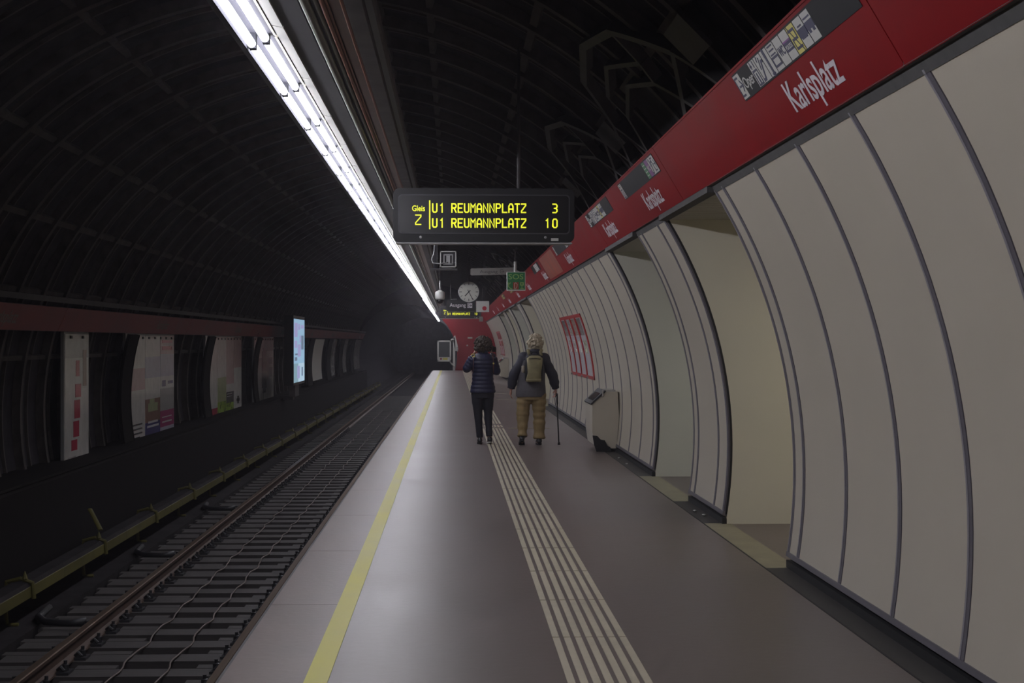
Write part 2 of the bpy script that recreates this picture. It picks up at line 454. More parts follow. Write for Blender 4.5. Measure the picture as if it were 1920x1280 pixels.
full_cells = [('exit','cell',.16),('Oper',None,.27),('lift','cell',.155),('stairs','cell',.16),('i','cell',.155),('shop','cell',.16),('WC','cell',.15),('police','cell',.155),('S','ycell',.15),('tram','cell',.15),('bus','cell',.15)]
sign_strip(8.60, 6.14, full_cells, lab='long black sign strip of white pictogram cells and a yellow cell')
sign_strip(14.62, 12.14, [('lift','cell',.2)], 0, 'black sign strip with one white cell at its far end and green, purple and white cells at its near end')
x = 1.80
par = [c for c in band_at(13.5).children if c.name.startswith('direction_sign')][0]
for k, colr, wd in [('lines','green',.17),('WC','purple',.17),('stairs','cell',.17),('exit','cell',.16)]:
    mb = MB(); mb.xf = band_matrix(14.62, .290, .001); mb.box(x+.006, x+wd-.006, .004, .148, .001, .0028); mb.m = 1; glyph(mb, k, x, wd, 0, .152)
    mb.build('pictogram', [M[colr], M['navyink'] if colr == 'cell' else M['cell']], par); x += wd
sign_strip(18.25, 15.75, full_cells, lab='black sign strip of many white pictogram cells, partly behind the departure board')
sign_strip(24.3, 21.8, [('exit','cell',.2),(None,None,1.85),('stairs','cell',.2),('exit','cell',.2)])
sign_strip(31.0, 28.7, [(None,None,.9),('lines','cell',.5),('i','cell',.5)])
for yv in (37.0, 43.5, 50): sign_strip(yv, yv - 2.2, [('exit','ycell',.3),(None,None,.25),('i','ycell',.3),('WC','ycell',.3),(None,None,.3),('bus','ycell',.3)])
mb = MB(); mb.xf = band_matrix(28.0, .03, .001); mb.box(0, 3.3, 0, .42, 0, .002)
mb.build('orange_patch', M['orange'], band_at(26))['label'] = 'orange worn patch'

# ------------------------------------------------------------------ vault: lining, ribs, flanges, opening frames
vault = bpy.data.objects.new('ceiling', None); C.objects.link(vault); struct(vault)
RL = 4.16
mb = MB(); mb.arc(RL, RL + .2, 32, 192, Y0, YEND, 72); o = mb.build('vault_lining', M['lining'], vault); smooth_arc(o)
r1 = None; r2 = None
k = 0
yy = 11.80 - 1.09*15
while yy < YEND - .2:
    if yy > 2.5:
        if r1 is None:
            mb = MB(); mb.arc(RL - .10, RL + .01, 33, 191, -.035, .035, 60); mb.arc(RL - .11, RL - .095, 33, 191, -.05, .05, 60); r1 = mb.build('rib', M['rib'], vault); smooth_arc(r1); o = r1
            mb = MB(); mb.arc(RL - .035, RL + .01, 33, 191, -.02, .02, 60); r2 = mb.build('rib', M['rib'], vault); smooth_arc(r2); p = r2
        else:
            o = r1.copy(); C.objects.link(o); p = r2.copy(); C.objects.link(p)
        o.location = (0, yy, 0); p.location = (0, yy + .545, 0)
    yy += 1.09
for a, wd in ((47.5,.5),(60.5,.5),(74,.4),(81,.4),(100,.4),(116,.4),(132.8,.5),(145.3,.5),(158,.4),(170,.4)):
    mb = MB(); mb.arc(RL - .07, RL + .01, a - wd, a + wd, 0, YEND, 2); mb.build('flange', M['rib'], vault)
def onv(yv, x, r=RL - .16):
    return (x, yv, CZ + math.sqrt(max(0, r*r - (x - CX)**2)))
def bar(mb, p, q, w=.07, d=.09):
    """flat steel bar following the vault between two (y, x) points"""
    n = 5; pr = []
    for i in range(n + 1):
        t = i / n; pr.append(Vector(onv(p[0] + (q[0]-p[0])*t, p[1] + (q[1]-p[1])*t)))
    rs = []
    for i, P in enumerate(pr):
        dr = (pr[min(i+1,n)] - pr[max(i-1,0)]).normalized()
        out = Vector((P.x - CX, 0, P.z - CZ)).normalized(); side = dr.cross(out).normalized()
        rs.append([P + side*w/2, P + side*w/2 + out*d, P - side*w/2 + out*d, P - side*w/2])
    mb.rings(rs)
for ci in (12.1, 16.7, 40.4, 47.4, 53.3, 59.8):
    mb = MB(); d = ci - 12.35
    P = lambda yv, x: (yv + d, x)
    A, B_, Cc, D, E_ = P(10.5, 1.47), P(11.3, 1.13), P(12.3, 1.02), P(13.5, 1.13), P(14.1, 1.45)
    for p, q in ((A,B_),(B_,Cc),(Cc,D),(D,E_)): bar(mb, p, q)
    I1, I2, I3, I4, I5, I6 = P(11.45,1.36), P(12.36,1.21), P(13.28,1.32), P(12.35,1.38), P(11.58,1.49), P(13.31,1.49)
    for p, q in ((I1,I2),(I2,I3),(I3,I6),(I1,I5),(I5,I4),(I4,I6),(B_,I1)): bar(mb, p, q, .045)
    for p, q in ((E_, P(15.1,1.78)), (I6, P(13.9,1.82)), (I5, P(10.9,1.82)), (A, P(10.0,1.8)), (E_, P(13.6,1.82)), (A, P(11.9,1.8))): bar(mb, p, q, .05)
    # plates where the frame meets the flange
    for yv in (10.2, 15.0): bar(mb, P(yv - .55, 1.48), P(yv + .1, 1.48), .28, .03)
    mb.build('opening_frame', M['frame'], vault)
    mb = MB()
    mb.prism([(1.50, 3.62), (1.80, 3.28), (1.84, 3.32), (1.54, 3.66)], 11.6 + d, 13.6 + d); mb.build('cover_plate', M['lining'], vault)

# end wall with the mouth of the running tunnel
HX, HZ, HR = -2.588, .807, 2.828
mb = MB(); n = 72; vi = []; 
for yv in (YEND, YEND + .4):
    for k in range(n):
        a = 2*PI*k/n; dx, dz = math.cos(a), math.sin(a)
        vi.append((HX + HR*dx, yv, HZ + HR*dz))
    for k in range(n):
        a = 2*PI*k/n; dx, dz = math.cos(a), math.sin(a)
        ox, oz = HX - CX, HZ - CZ; bb = ox*dx + oz*dz; cc = ox*ox + oz*oz - 4.3*4.3
        t = -bb + math.sqrt(bb*bb - cc); vi.append((HX + t*dx, yv, HZ + t*dz))
fs = []
for k in range(n):
    j = (k+1) % n
    fs += [(k, j, n+j, n+k), (2*n+k, 3*n+k, 3*n+j, 2*n+j), (k, 2*n+k, 2*n+j, j)]
mb.add(vi, fs)
mb.mi = [0 if (q // 3) < 8.5 or (q // 3) > 50 else 1 for q in range(len(fs))]
struct(mb.build('wall_end', [M['redwall'], M['lining']]))
mb = MB(); mb.arc(HR + .03, HR + .2, 0, 359.9, YEND + .4, 135, 60, HX, HZ); mb.box(-6, 1, 135, 135.2, -3, 4.5)
struct(mb.build('wall_running_tunnel', M['lining']))
t = tag(bpy.data.objects.new('end_wall_plate', None), 'small cream plate on the red end wall', 'sign'); C.objects.link(t); t.location = (.95, YEND - .01, 1.8)
mb = MB(); mb.box(-.13, .13, -.012, .01, -.045, .045); mb.build('plate', M['tact'], t); mb = MB(); mb.box(-.11, .11, -.016, -.0125, -.03, .03); mb.build('plate_face', M['cell'], t)
t = thing('call_button', 'small round white fitting on the red end wall below the cream plate', 'fitting', (.80, YEND - .01, 1.38))
mb = MB(); mb.lathe([(.045,.01),(.045,-.02),(.03,-.04)], (0,0,0), 'y'); mb.build('button', M['cell'], t)

# ------------------------------------------------------------------ track bed, left wall
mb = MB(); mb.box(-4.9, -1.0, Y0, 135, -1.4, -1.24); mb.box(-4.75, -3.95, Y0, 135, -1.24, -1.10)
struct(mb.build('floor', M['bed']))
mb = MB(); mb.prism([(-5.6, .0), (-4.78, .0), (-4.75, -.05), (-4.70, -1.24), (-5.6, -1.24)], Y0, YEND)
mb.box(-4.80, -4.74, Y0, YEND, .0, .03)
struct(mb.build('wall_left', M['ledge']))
mb = MB(); o = None
AL0, AL1 = 180 - ang(1.70), 180 + 10.0
proto = None
for (a, b) in ((2.0, 10.5), (22.9, 24.6), (30.6, 32.5), (39.0, 40.4), (46.3, 50.2), (54.6, 55.9), (60.2, 64.0), (67.0, 70.5), (74.5, 78.6)):
    pass
for i, (a, b) in enumerate(((23.9, 24.6), (31.7, 32.5), (39.7, 40.4), (54.2, 55.9), (62.4, 64.4), (69.3, 71.3), (77.3, 79.3))):
    mb = MB(); mb.arc(R, R + .05, AL0, AL1, a, b, 16); mb.arc(R - .008, R, AL0, AL1, b - .03, b, 16)
    o = mb.build('cladding_strip', M['brown']); smooth_arc(o)
    tag(o, 'dark brown curved cladding strip on the far wall, number %s along from the camera' % ['one','two','three','four','five','six','seven'][i], 'cladding', 'dark cladding strips between the posters')
def arcpt(r, z): return CX - math.sqrt(r*r - (z - CZ)**2)
# left red band and the strip above it
lb = [-2, 10.3, 19.5, 28.7, 37.9, 47.1, 56.3, 65.5, 74.7, YEND]
for i in range(len(lb) - 1):
    mb = MB(); mb.prism([(-4.96, 1.73), (-4.83, 2.02), (-4.90, 2.03), (-5.05, 1.73)], lb[i] + .008, lb[i+1] - .008)
    mb.m = 0
    o = mb.build('red_fascia_panel', [M['redleft']])
    tag(o, 'narrow red fascia panel above the posters across the track, %s from the camera' % ['first','second','third','fourth','fifth','sixth','seventh','eighth','ninth'][i], 'fascia panel', 'red fascia panels across the track')
    yc = lb[i] + 6.2
    if i >= 1:
        # text plane: local x -> +Y, local y -> up the slant
        ux, uz = .13/.318, .29/.318
        mb = MB(); mb.xf = Matrix(((0, ux, uz, -4.948), (1, 0, 0, yc), (0, uz, -ux, 1.757), (0,0,0,1)))
        mb.xf = mb.xf @ Matrix.Translation((0, 0, .001))
        text(mb, 'Karlsplatz', 0, .06, 1.0, .15, .01); mb.build('station_name', M['greyp'], o)
mb = MB(); mb.prism([(-4.80, 2.075), (-4.77, 2.14), (-5.0, 2.16), (-5.0, 2.10)], -2, YEND)
tag(mb.build('cable_duct', M['frame']), 'grey cable duct above the red band across the track', 'duct')
# posters
PC = dict(w=(.66,.64,.61), p=(.56,.38,.38), r=(.50,.06,.10), g=(.42,.46,.26), d=(.14,.13,.13), b=(.10,.09,.24), n=(.30,.18,.14), l=(.50,.49,.58), y=(.30,.42,.08), m=(.42,.08,.20), q=(.42,.41,.40))
PM = {k: mat('poster print ' + k, v, .16, var=.12, scale=5, spec=.6) for k, v in PC.items()}
def poster(y0, y1, z0, z1, cols, label, words=()):
    """cols: list of (fraction width, [(height fraction, colour)...] from the top)"""
    t = thing('poster_board', label, 'poster', (-5.22, y0, z0), 0, 'advertising posters across the track')
    mb = MB(); mb.box(-.05, -.006, -.03, y1-y0+.03, -.03, z1-z0+.03); mb.build('board', M['metal'], t)
    yy = 0; H = z1 - z0; W = y1 - y0; keys = list(PM)
    for fw, rows in cols:
        mb = MB(); used = []; z = H
        for fh, c in rows:
            if c not in used: used.append(c)
            mb.m = used.index(c); mb.box(-.006, .0, yy + .01, yy + fw*W - .01, z - fh*H, z); z -= fh*H
        mb.build('poster_sheet', [PM[c] for c in used], t); yy += fw*W
    for k in range(max(2, int(W / .5))):
        mb = MB(); mb.box(-.006, .012, (k+.4)*W/max(2, int(W/.5)), (k+.4)*W/max(2, int(W/.5)) + .1, H - .06, H - .02); mb.build('clip', M['gap'], t)
    for (s, yv, zv, wd, hh, c) in words:
        mb = MB(); mb.xf = Matrix(((0,0,1,.001),(1,0,0,yv*W),(0,1,0,zv*H),(0,0,0,1))); 
        for (bx0, bx1, bz0, bz1) in s: mb.box(bx0*W, bx1*W, bz0*H, bz1*H, 0, .002)
        mb.build('printed_shape', PM[c], t)
    return t
poster(20.9, 22.25, -.12, 1.70, [(1, [(.18,'q'),(.2,'w'),(.42,'w'),(.20,'w')])], 'narrow pale poster with a slanting red word, leftmost across the track',
       [([(.42,.66,.52,.62),(.38,.62,.36,.50),(.34,.58,.22,.34),(.26,.5,.12,.2),(.44,.6,.68,.8)], 0, 0, 0, 0, 'r'), ([(.75,.9,.6,.88)], 0,0,0,0,'n'), ([(.12,.55,.04,.05),(.12,.45,.065,.075)],0,0,0,0,'q')])
poster(24.8, 29.0, -.12, 1.70, [(.36, [(.3,'w'),(.2,'p'),(.2,'w'),(.3,'w')]), (.32, [(.2,'w'),(.2,'l'),(.2,'w'),(.22,'n'),(.13,'b'),(.05,'w')]), (.32, [(.18,'p'),(.22,'l'),(.12,'w'),(.22,'q'),(.16,'m'),(.10,'l')])],
       'wide pale poster group with a dark blue block, second across the track',
       [([(.08,.3,.1,.115),(.08,.3,.14,.155),(.08,.3,.18,.195),(.08,.25,.06,.075)],0,0,0,0,'d'), ([(.42,.62,.28,.36),(.45,.55,.36,.4)],0,0,0,0,'g'), ([(.40,.64,.13,.15),(.42,.62,.17,.19)],0,0,0,0,'w'), ([(.72,.96,.86,.9),(.72,.96,.93,.96)],0,0,0,0,'r'), ([(.72,.8,.5,.56),(.85,.97,.52,.55)],0,0,0,0,'b'), ([(.72,.94,.14,.155),(.72,.94,.19,.2)],0,0,0,0,'w')])
poster(32.7, 38.2, -.12, 1.70, [(.3, [(.86,'w'),(.14,'r')]), (.24, [(.5,'w'),(.3,'g'),(.2,'y')]), (.22, [(.6,'p'),(.1,'w'),(.14,'d'),(.1,'y'),(.06,'d')]), (.24, [(.4,'p'),(.2,'w'),(.4,'w')])],
       'wide poster group with a yellow green foot, third across the track',
       [([(.86,.92,.12,.22),(.84,.94,.15,.19)],0,0,0,0,'d'), ([(.56,.7,.24,.25),(.56,.7,.27,.28)],0,0,0,0,'w')])
poster(40.6, 45.0, -.15, 1.70, [(.5, [(.3,'w'),(.7,'q')]), (.5, [(.2,'q'),(.5,'w'),(.3,'w')])], 'pale grey poster with a dark oval figure, fourth across the track',
       [([(.38,.6,.25,.8),(.42,.56,.8,.85),(.42,.56,.18,.25)],0,0,0,0,'d'), ([(.75,.92,.4,.55),(.75,.92,.6,.7)],0,0,0,0,'q')])
for i, (a, b) in enumerate(((55.9, 60.0), (64.6, 66.6), (71.6, 73.6), (79.6, 84.2))):
    mb = MB(); mb.arc(R, R + .02, 180 - ang(1.68), 188, a, b, 14); o = mb.build('curved_poster_panel', M['whitep'] if i == 0 else PM['q']); smooth_arc(o)
    tag(o, ['blank white curved panel just right of the lit screen', 'dim narrow curved panel, first beyond the blank white one', 'dim narrow curved panel, second beyond the blank white one', 'farthest dim curved panel across the track'][i], 'panel', 'curved panels far across the track')
# lit screen
t = thing('display_screen', 'lit pale blue advertising screen hanging across the track', 'screen', (-4.35, 41.95, .47))
mb = MB(); mb.box(-.22, .03, -.08, 3.05, -.07, 1.84); mb.build('screen_casing', M['casing'], t)
sm = {}
def em(n, c, e): 
    sm[n] = mat('screen ' + n, lin(c), .3, emit=e); return sm[n]
em('a', (150,190,220), .8); em('b', (160,160,205), .8); em('c', (140,175,190), .7); em('d', (175,205,225), .85); em('e', (120,140,165), .6)
mb = MB(); 
mb.m = 0; mb.box(.03, .034, 0, 2.98, .52, 1.75); mb.m = 2; mb.box(.03, .034, 0, 1.2, 0, .52); mb.m = 3; mb.box(.03, .034, 1.2, 2.98, 0, .52)
mb.m = 1
for (a, b, c, d) in ((.1,1.0,1.25,1.65),(.15,.9,.95,1.15),(1.1,1.7,1.45,1.62),(1.9,2.8,1.5,1.6),(1.0,1.9,.7,1.05),(1.5,1.9,1.1,1.3),(.9,1.6,.1,.45)): mb.box(.0345, .036, a, b, c, d)
mb.m = 4
for (a, b, c, d) in ((.2,.9,.6,.7),(.3,1.0,.75,.8),(2.0,2.7,.9,1.3),(2.1,2.5,.15,.4)): mb.box(.0345, .036, a, b, c, d)
mb.build('screen_picture', [sm[k] for k in 'abcde'], t)
mb = MB(); mb.box(-.18, -.02, .9, 1.9, -.40, -.07); mb.box(-.5, -.12, 1.2, 1.6, -.50, -.38); mb.build('bracket', M['rib'], t)

# rails
def rail(x, label):
    t = thing('running_rail', label, 'rail', (x, 0, -.95), 0, 'running rails of the track')
    mb = MB(); mb.prism([(-.075,-.16),(.075,-.16),(.07,-.148),(.012,-.125),(.010,-.05),(.034,-.035),(.036,-.008),(-.036,-.008),(-.034,-.035),(-.010,-.05),(-.012,-.125),(-.07,-.148)], -2, 133)
    mb.build('rail_body', M['steel'], t)
    mb = MB(); mb.prism([(-.036,-.008),(.036,-.008),(.030,.0),(-.030,.0)], -2, 133); mb.build('rail_head', M['railtop'], t)
    c0 = None
    for k in range(70):
        if c0 is None:
            mb = MB(); mb.box(-.17, .17, -.09, .09, -.175, -.16)
            for s in (-1, 1):
                mb.box(s*.12 - .05, s*.12 + .05, -.09, .09, -.165, -.14)
                mb.lathe([(.028,-.14),(.028,-.09),(.015,-.085),(.015,-.055)], (s*.125, .0, 0), 'z', 8)
                mb.tube([(s*.13,-.06,-.13),(s*.10,-.05,-.10),(s*.065,-.02,-.13)], .014, 6); mb.tube([(s*.13,.06,-.13),(s*.10,.05,-.10),(s*.065,.02,-.13)], .014, 6)
            c0 = mb.build('rail_fastener', M['iron'], t); o = c0
        else: o = c0.copy(); C.objects.link(o)
        o.location = (0, 6.2 + .59*k, 0)
    return t
rail(-3.29, 'left running rail, the one seen whole beside the sleepers')
rail(-1.815, 'right running rail, tucked under the platform edge')
# timber sleepers and short boards between them
sl = None; sb = None
for k in range(-2, 120):
    yv = 6.2 + .59*k
    if sl is None:
        mb = MB(); mb.box(-1.30, .92, -.145, .145, -.12, 0); sl = mb.build('wooden_sleeper', M['wood']); o = sl
        tag(o, 'dark timber sleeper lying across under the rails', 'sleeper', 'timber sleepers under the track')
    else: o = sl.copy(); C.objects.link(o)
    o.location = (-2.55, yv, -1.112)
for k in range(-1, 60):
    yv = 6.2 + .59*(k + .5)
    for xa, wd in ((-2.98, .34), (-2.0, .28), (-3.72, .40)):
        if sb is None:
            mb = MB(); mb.box(-.5, .5, -.07, .07, -.08, 0); sb = mb.build('short_board', M['wood']); o = sb
            tag(o, 'short dark board lying between two timber sleepers', 'board', 'short boards between the sleepers')
        else: o = sb.copy(); C.objects.link(o)
        o.location = (xa, yv, -1.125); o.scale = (wd, 1, 1)
# the two thin wavy cables
for x, lab in ((-2.74, 'left one of two thin pale wavy cables lying on the sleepers'), (-2.35, 'right one of two thin pale wavy cables lying on the sleepers')):
    pts = []; yv = 4.0
    while yv < 60:
        pts.append((x + .018*math.sin(yv*5.3 + x) + .008*math.sin(yv*11), yv, -1.095 + .006*math.sin(yv*4)))
        yv += .16 if yv < 25 else .4
    mb = MB(); mb.tube(pts, .008, 5); tag(mb.build('track_cable', M['cable'], smooth=True), lab, 'cable', 'cables on the sleepers')
# conductor rail with yellow cover
t = thing('conductor_rail', 'dull yellow covered conductor rail running along the far side of the track', 'conductor rail', (-4.10, 0, -.75))
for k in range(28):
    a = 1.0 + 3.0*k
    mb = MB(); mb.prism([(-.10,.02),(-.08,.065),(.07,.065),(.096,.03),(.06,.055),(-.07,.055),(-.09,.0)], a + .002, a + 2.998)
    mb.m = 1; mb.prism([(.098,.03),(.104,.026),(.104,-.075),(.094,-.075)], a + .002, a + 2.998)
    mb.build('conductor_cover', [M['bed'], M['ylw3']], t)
mb = MB(); mb.prism([(-.03,-.06),(.03,-.06),(.03,.03),(-.03,.03)], 1, 85); mb.build('conductor_bar', M['steel'], t)
br = None
for k in range(27):
    if br is None:
        mb = MB(); mb.tube([(-.02,0,-.34),(-.13,0,-.33),(-.15,0,-.1),(-.13,0,.07),(0,0,.10),(.11,0,.06),(.125,0,-.09)], .022, 8); mb.lathe([(.02,.08),(.03,.1),(.012,.15),(0.004,.17)], (.04,0,0), 'z', 8)
        br = mb.build('conductor_bracket', M['ylw3'], t); o = br
    else: o = br.copy(); C.objects.link(o)
    o.location = (0, 5.6 + 3.05*k, 0)
for i, (yv, lab) in enumerate(((10.0,'nearest dark bent cable lying between conductor rail and running rail'), (14.6,'second dark bent cable between conductor rail and running rail'), (19.2,'third dark bent cable between conductor rail and running rail'), (24.5,'fourth dark bent cable between conductor rail and running rail'))):
    mb = MB(); mb.tube([(-4.05,yv+1.0,-1.07),(-4.0,yv+.4,-1.06),(-3.85,yv+.08,-1.05),(-3.6,yv,-1.05),(-3.45,yv+.02,-1.04)], [.035,.035,.035,.03,.045], 8)
    tag(mb.build('power_cable', M['iron'], smooth=True), lab, 'cable', 'bent cables beside the rail')
mb = MB(); mb.tube([(-4.42,18.9,-.44),(-4.22,18.6,-.66)], .03, 8, .4)
tag(mb.build('yellow_marker', M['ylw3']), 'short yellow stick leaning beside the conductor rail', 'marker')

# ------------------------------------------------------------------ light line over the platform edge
LZ = 3.2
ducts = thing('service_duct', 'long bundle of ducts and pipes hanging beside the line of lamps', 'duct', (0, 0, LZ))
def dp(name, prof, m, y0=Y0, y1=YEND, label=None):
    mb = MB(); mb.prism(prof, y0, y1); o = mb.build(name, m, ducts)
    if label: o['label'] = label
dp('duct_body', [(-1.20,.16),(-.52,.16),(-.52,.06),(-1.20,.06)], M['duct2'])
k = 0; yv = 8.21 - 1.56*8 + .0; o = None
while yv < YEND - 2:
    mb = MB(); mb.prism([(-.925,.016),(-.868,.006),(-.862,.06),(-.925,.06)], yv - .30, yv + 1.235)
    if o is None: o = mb.build('duct_cover', M['duct'], ducts); base_y = yv
    else:
        o2 = o.copy(); C.objects.link(o2); o2.location = (0, yv - base_y, 0)
    yv += 1.56
dp('duct_rail', [(-.866,.015),(-.74,.02),(-.74,.06),(-.866,.06)], M['duct2'])
mb = MB(); mb.tube([(-.71,Y0,.03),(-.71,YEND,.03)], .024, 12); mb.tube([(-.66,Y0,.035),(-.66,YEND,.035)], .014, 10); mb.build('pipe', M['duct3'], ducts, smooth=True)
mb = MB(); mb.tube([(-.625,Y0,.02),(-.625,YEND,.02)], .012, 10); mb.tube([(-.605,Y0,.02),(-.605,YEND,.02)], .008, 8); mb.tube([(-.53,Y0,.02),(-.53,YEND,.02)], .010, 10); mb.build('pipe', M['copper'], ducts, smooth=True)
dp('duct_channel', [(-.60,.04),(-.54,.04),(-.54,.06),(-.60,.06)], M['copper'])
dp('duct_channel', [(-.515,.0),(-.43,.0),(-.43,.11),(-.515,.11)], M['rib'])
dp('duct_channel', [(-.425,.04),(-.39,.04),(-.39,.09),(-.425,.09)], M['duct2'])
dp('duct_channel', [(-.388,.03),(-.375,.03),(-.375,.09),(-.388,.09)], M['rib'])
mb = MB()
for k in range(26): mb.box(-.84, -.80, 4 + 3.12*k, 4.06 + 3.12*k, .16, 1.6 if True else 0)
mb.build('hanger', M['lining'], ducts)
fx = None; k = 0
for k in range(-21, 71):
    yv = 8.21 + 1.56*k
    if fx is None:
        t = thing('fluorescent_lamp', 'white glowing twin tube lamp in the long line above the platform edge', 'lamp', (0,0,LZ), 0, 'twin tube lamps in a line over the platform edge')
        mb = MB(); mb.prism([(-1.092,-.055),(-1.086,-.055),(-1.086,.03),(-.94,.03),(-.94,.06),(-1.092,.06)], .0, 1.555); mb.build('lamp_housing', M['sock'], t)
        mb = MB(); mb.prism([(-.945,.018),(-.932,.012),(-.928,.04),(-.945,.04)], .0, 1.50); mb.build('lamp_lip', M['refl'], t)
        for x, zt in ((-1.060, -.030), (-.990, 0)):
            mb = MB(); mb.lathe([(.010,.03),(.021,.045),(.021,1.495),(.010,1.51)], (x, .0, zt), 'y', 12)
            mb.build('lamp_tube', M['tube'], t, smooth=True)
            for q in (0.012, 1.53):
                mb = MB(); mb.box(x - .018, x + .018, q - .014, q + .014, zt - .02, .035); mb.build('lamp_socket', M['sock'], t)
        fx = t
    else: t = copy_tree(fx)
    t.location = (-.03 if k > 30 else 0, yv, LZ)

exec_people = True
# ------------------------------------------------------------------ stroke letters for the departure boards
SF = {'R': [[(0,0),(0,6),(3,6),(4,5),(4,4),(3,3),(0,3)],[(2,3),(4,0)]], 'E': [[(4,6),(0,6),(0,0),(4,0)],[(0,3),(3.2,3)]], 'U': [[(0,6),(0,1),(1,0),(3,0),(4,1),(4,6)]],
      'M': [[(0,0),(0,6),(2,3.6),(4,6),(4,0)]], 'A': [[(0,0),(0,4.4),(1.2,6),(2.8,6),(4,4.4),(4,0)],[(0,2.4),(4,2.4)]], 'N': [[(0,0),(0,6),(4,0),(4,6)]], 'P': [[(0,0),(0,6),(3,6),(4,5),(4,4),(3,3),(0,3)]],
      'L': [[(0,6),(0,0),(4,0)]], 'T': [[(0,6),(4,6)],[(2,6),(2,0)]], 'Z': [[(0,6),(4,6),(4,5),(0,1),(0,0),(4,0)]], '1': [[(1.2,5),(2.4,6),(2.4,0)]], '2': [[(0,6),(4,6),(4,5),(0,1),(0,0),(4,0)]],
      '3': [[(0,6),(3,6),(4,5),(4,4),(3,3),(1.4,3)],[(3,3),(4,2),(4,1),(3,0),(0,0)]], '0': [[(0,1),(0,5),(1,6),(3,6),(4,5),(4,1),(3,0),(1,0),(0,1),(0,2)]]}
def seg_text(mb, s, x, z, pitch, w, h, st):
    for i, c in enumerate(s):
        if c == ' ': continue
        for pl in SF[c]: mb.stroke([(x + i*pitch + p[0]/4*w, z + p[1]/6*h) for p in pl], st, 0, .003)
def face(x, yv, z):      # local x -> +X, y -> +Z, z -> towards the camera (-Y)
    return Matrix(((1,0,0,x),(0,0,-1,yv),(0,1,0,z),(0,0,0,1)))
def rrect(x0, x1, z0, z1, r, n=6):
    pts = []
    for cx, cz, a0 in ((x1-r, z1-r, 0), (x0+r, z1-r, 90), (x0+r, z0+r, 180), (x1-r, z0+r, 270)):
        for k in range(n+1):
            a = math.radians(a0 + 90*k/n); pts.append((cx + r*math.cos(a), cz + r*math.sin(a)))
    return pts
def departure_board(yv, label, top_row=True):
    W_, H_ = 1.605, .49; x0, z0 = -.527, 2.466
    t = thing('departure_board', label, 'sign', (x0, yv, z0), 0, 'departure boards over the platform')
    mb = MB(); mb.prism(rrect(0, W_, .01, H_, .06), .0, .20); mb.build('casing', M['casing'], t)
    mb = MB(); mb.prism(rrect(.02, W_-.02, 0, .012, .005), .0, .20); mb.build('bottom_edge', M['metal'], t)
    mb = MB(); n = None
    o_ = rrect(.045, W_-.04, .085, H_-.055, .035); i_ = rrect(.055, W_-.05, .095, H_-.065, .03)
    n = len(o_)
    mb.add([(x,-.006,z) for x,z in o_] + [(x,-.006,z) for x,z in i_] + [(x,.0,z) for x,z in o_] + [(x,-.001,z) for x,z in i_],
           [(k,(k+1)%n,n+(k+1)%n,n+k) for k in range(n)] + [(k,(k+1)%n,2*n+(k+1)%n,2*n+k) for k in range(n)] + [(n+k,n+(k+1)%n,3*n+(k+1)%n,3*n+k) for k in range(n)])
    mb.build('bezel', M['duct2'], t)
    mb = MB(); mb.prism(i_, -.002, .0); mb.build('display_window', M['screenb'], t)
    px = lambda p: (p - 737)/340*W_
    pz = lambda p: (457 - p)/103.5*H_
    mb = MB(); mb.xf = face(0, -.003, 0)
    pw = (989 - 846)/11.0/340*W_; cw = pw*.60; ch = pz(383) - pz(398.5)
    if top_row:
        mb = MB(); mb.xf = face(0, -.003, 0)
        seg_text(mb, 'U1', px(811), pz(398.5), px(824) - px(811), cw, ch, .0115); mb.build('line_number', M['led'], t); mb = MB(); mb.xf = face(0, -.003, 0); seg_text(mb, 'REUMANNPLATZ', px(847), pz(398.5), (px(977.5)-px(847))/11, cw, ch, .0115); mb.build('destination_text', M['led'], t); mb = MB(); mb.xf = face(0, -.003, 0); seg_text(mb, '3', px(1036.5), pz(398.5), pw, cw, ch, .0115)
        mb.build('minutes_text', M['led'], t); mb = MB(); mb.xf = face(0, -.003, 0)
    seg_text(mb, 'U1', px(811), pz(426.5), px(824) - px(811), cw, ch, .0115); mb.build('line_number', M['led'], t); mb = MB(); mb.xf = face(0, -.003, 0); seg_text(mb, 'REUMANNPLATZ', px(847), pz(426.5), (px(977.5)-px(847))/11, cw, ch, .0115); mb.build('destination_text', M['led'], t); mb = MB(); mb.xf = face(0, -.003, 0)
    seg_text(mb, '10', px(1022), pz(426.5), px(1036.5) - px(1022) , cw, ch, .0115)
    mb.build('minutes_text', M['led'], t); mb = MB(); mb.xf = face(0, -.003, 0)
    text(mb, 'Gleis', px(772.5), pz(396.5), px(796.5) - px(772.5), pz(386) - pz(396.5), .012, .003)
    seg_text(mb, '2', px(779), pz(421.5), .1, px(789)-px(779), pz(404) - pz(421.5), .009)
    mb.build('track_number', M['led'], t); mb = MB(); mb.xf = face(0, -.003, 0)
    mb.stroke([(px(805.5), pz(377.5)), (px(805.5), pz(429.5))], .011, 0, .003)
    mb.build('divider_bar', M['led'], t)
    for p in (788.5, 1022.5):
        mb = MB(); mb.lathe([(.012,0),(.012,-.004),(.006,-.006)], (px(p), -.0, pz(445)), 'y', 12); mb.build('lock', M['metal'], t)
    mb = MB(); mb.box(px(1033), px(1047), -.002, .0, pz(452), pz(446.5)); mb.build('sticker', M['cell'], t)
    mb = MB(); mb.tube([(px(973), .1, H_ - .01), (px(973), .1, H_ + 1.25)], .016, 10); mb.build('hanging_pole', M['frame'], t, smooth=True)
    return t
departure_board(13.6, 'large black departure board with yellow lit lines hanging over the platform')
departure_board(58.3, 'small distant black departure board hanging below the exit sign')

def hang_pole(t, x, yv, z0, z1, r=.012, m='rib', name='hanging_pole'):
    mb = MB(); mb.tube([(x,yv,z0),(x,yv,z1)], r, 10); return mb.build(name, M[m], t, smooth=True)
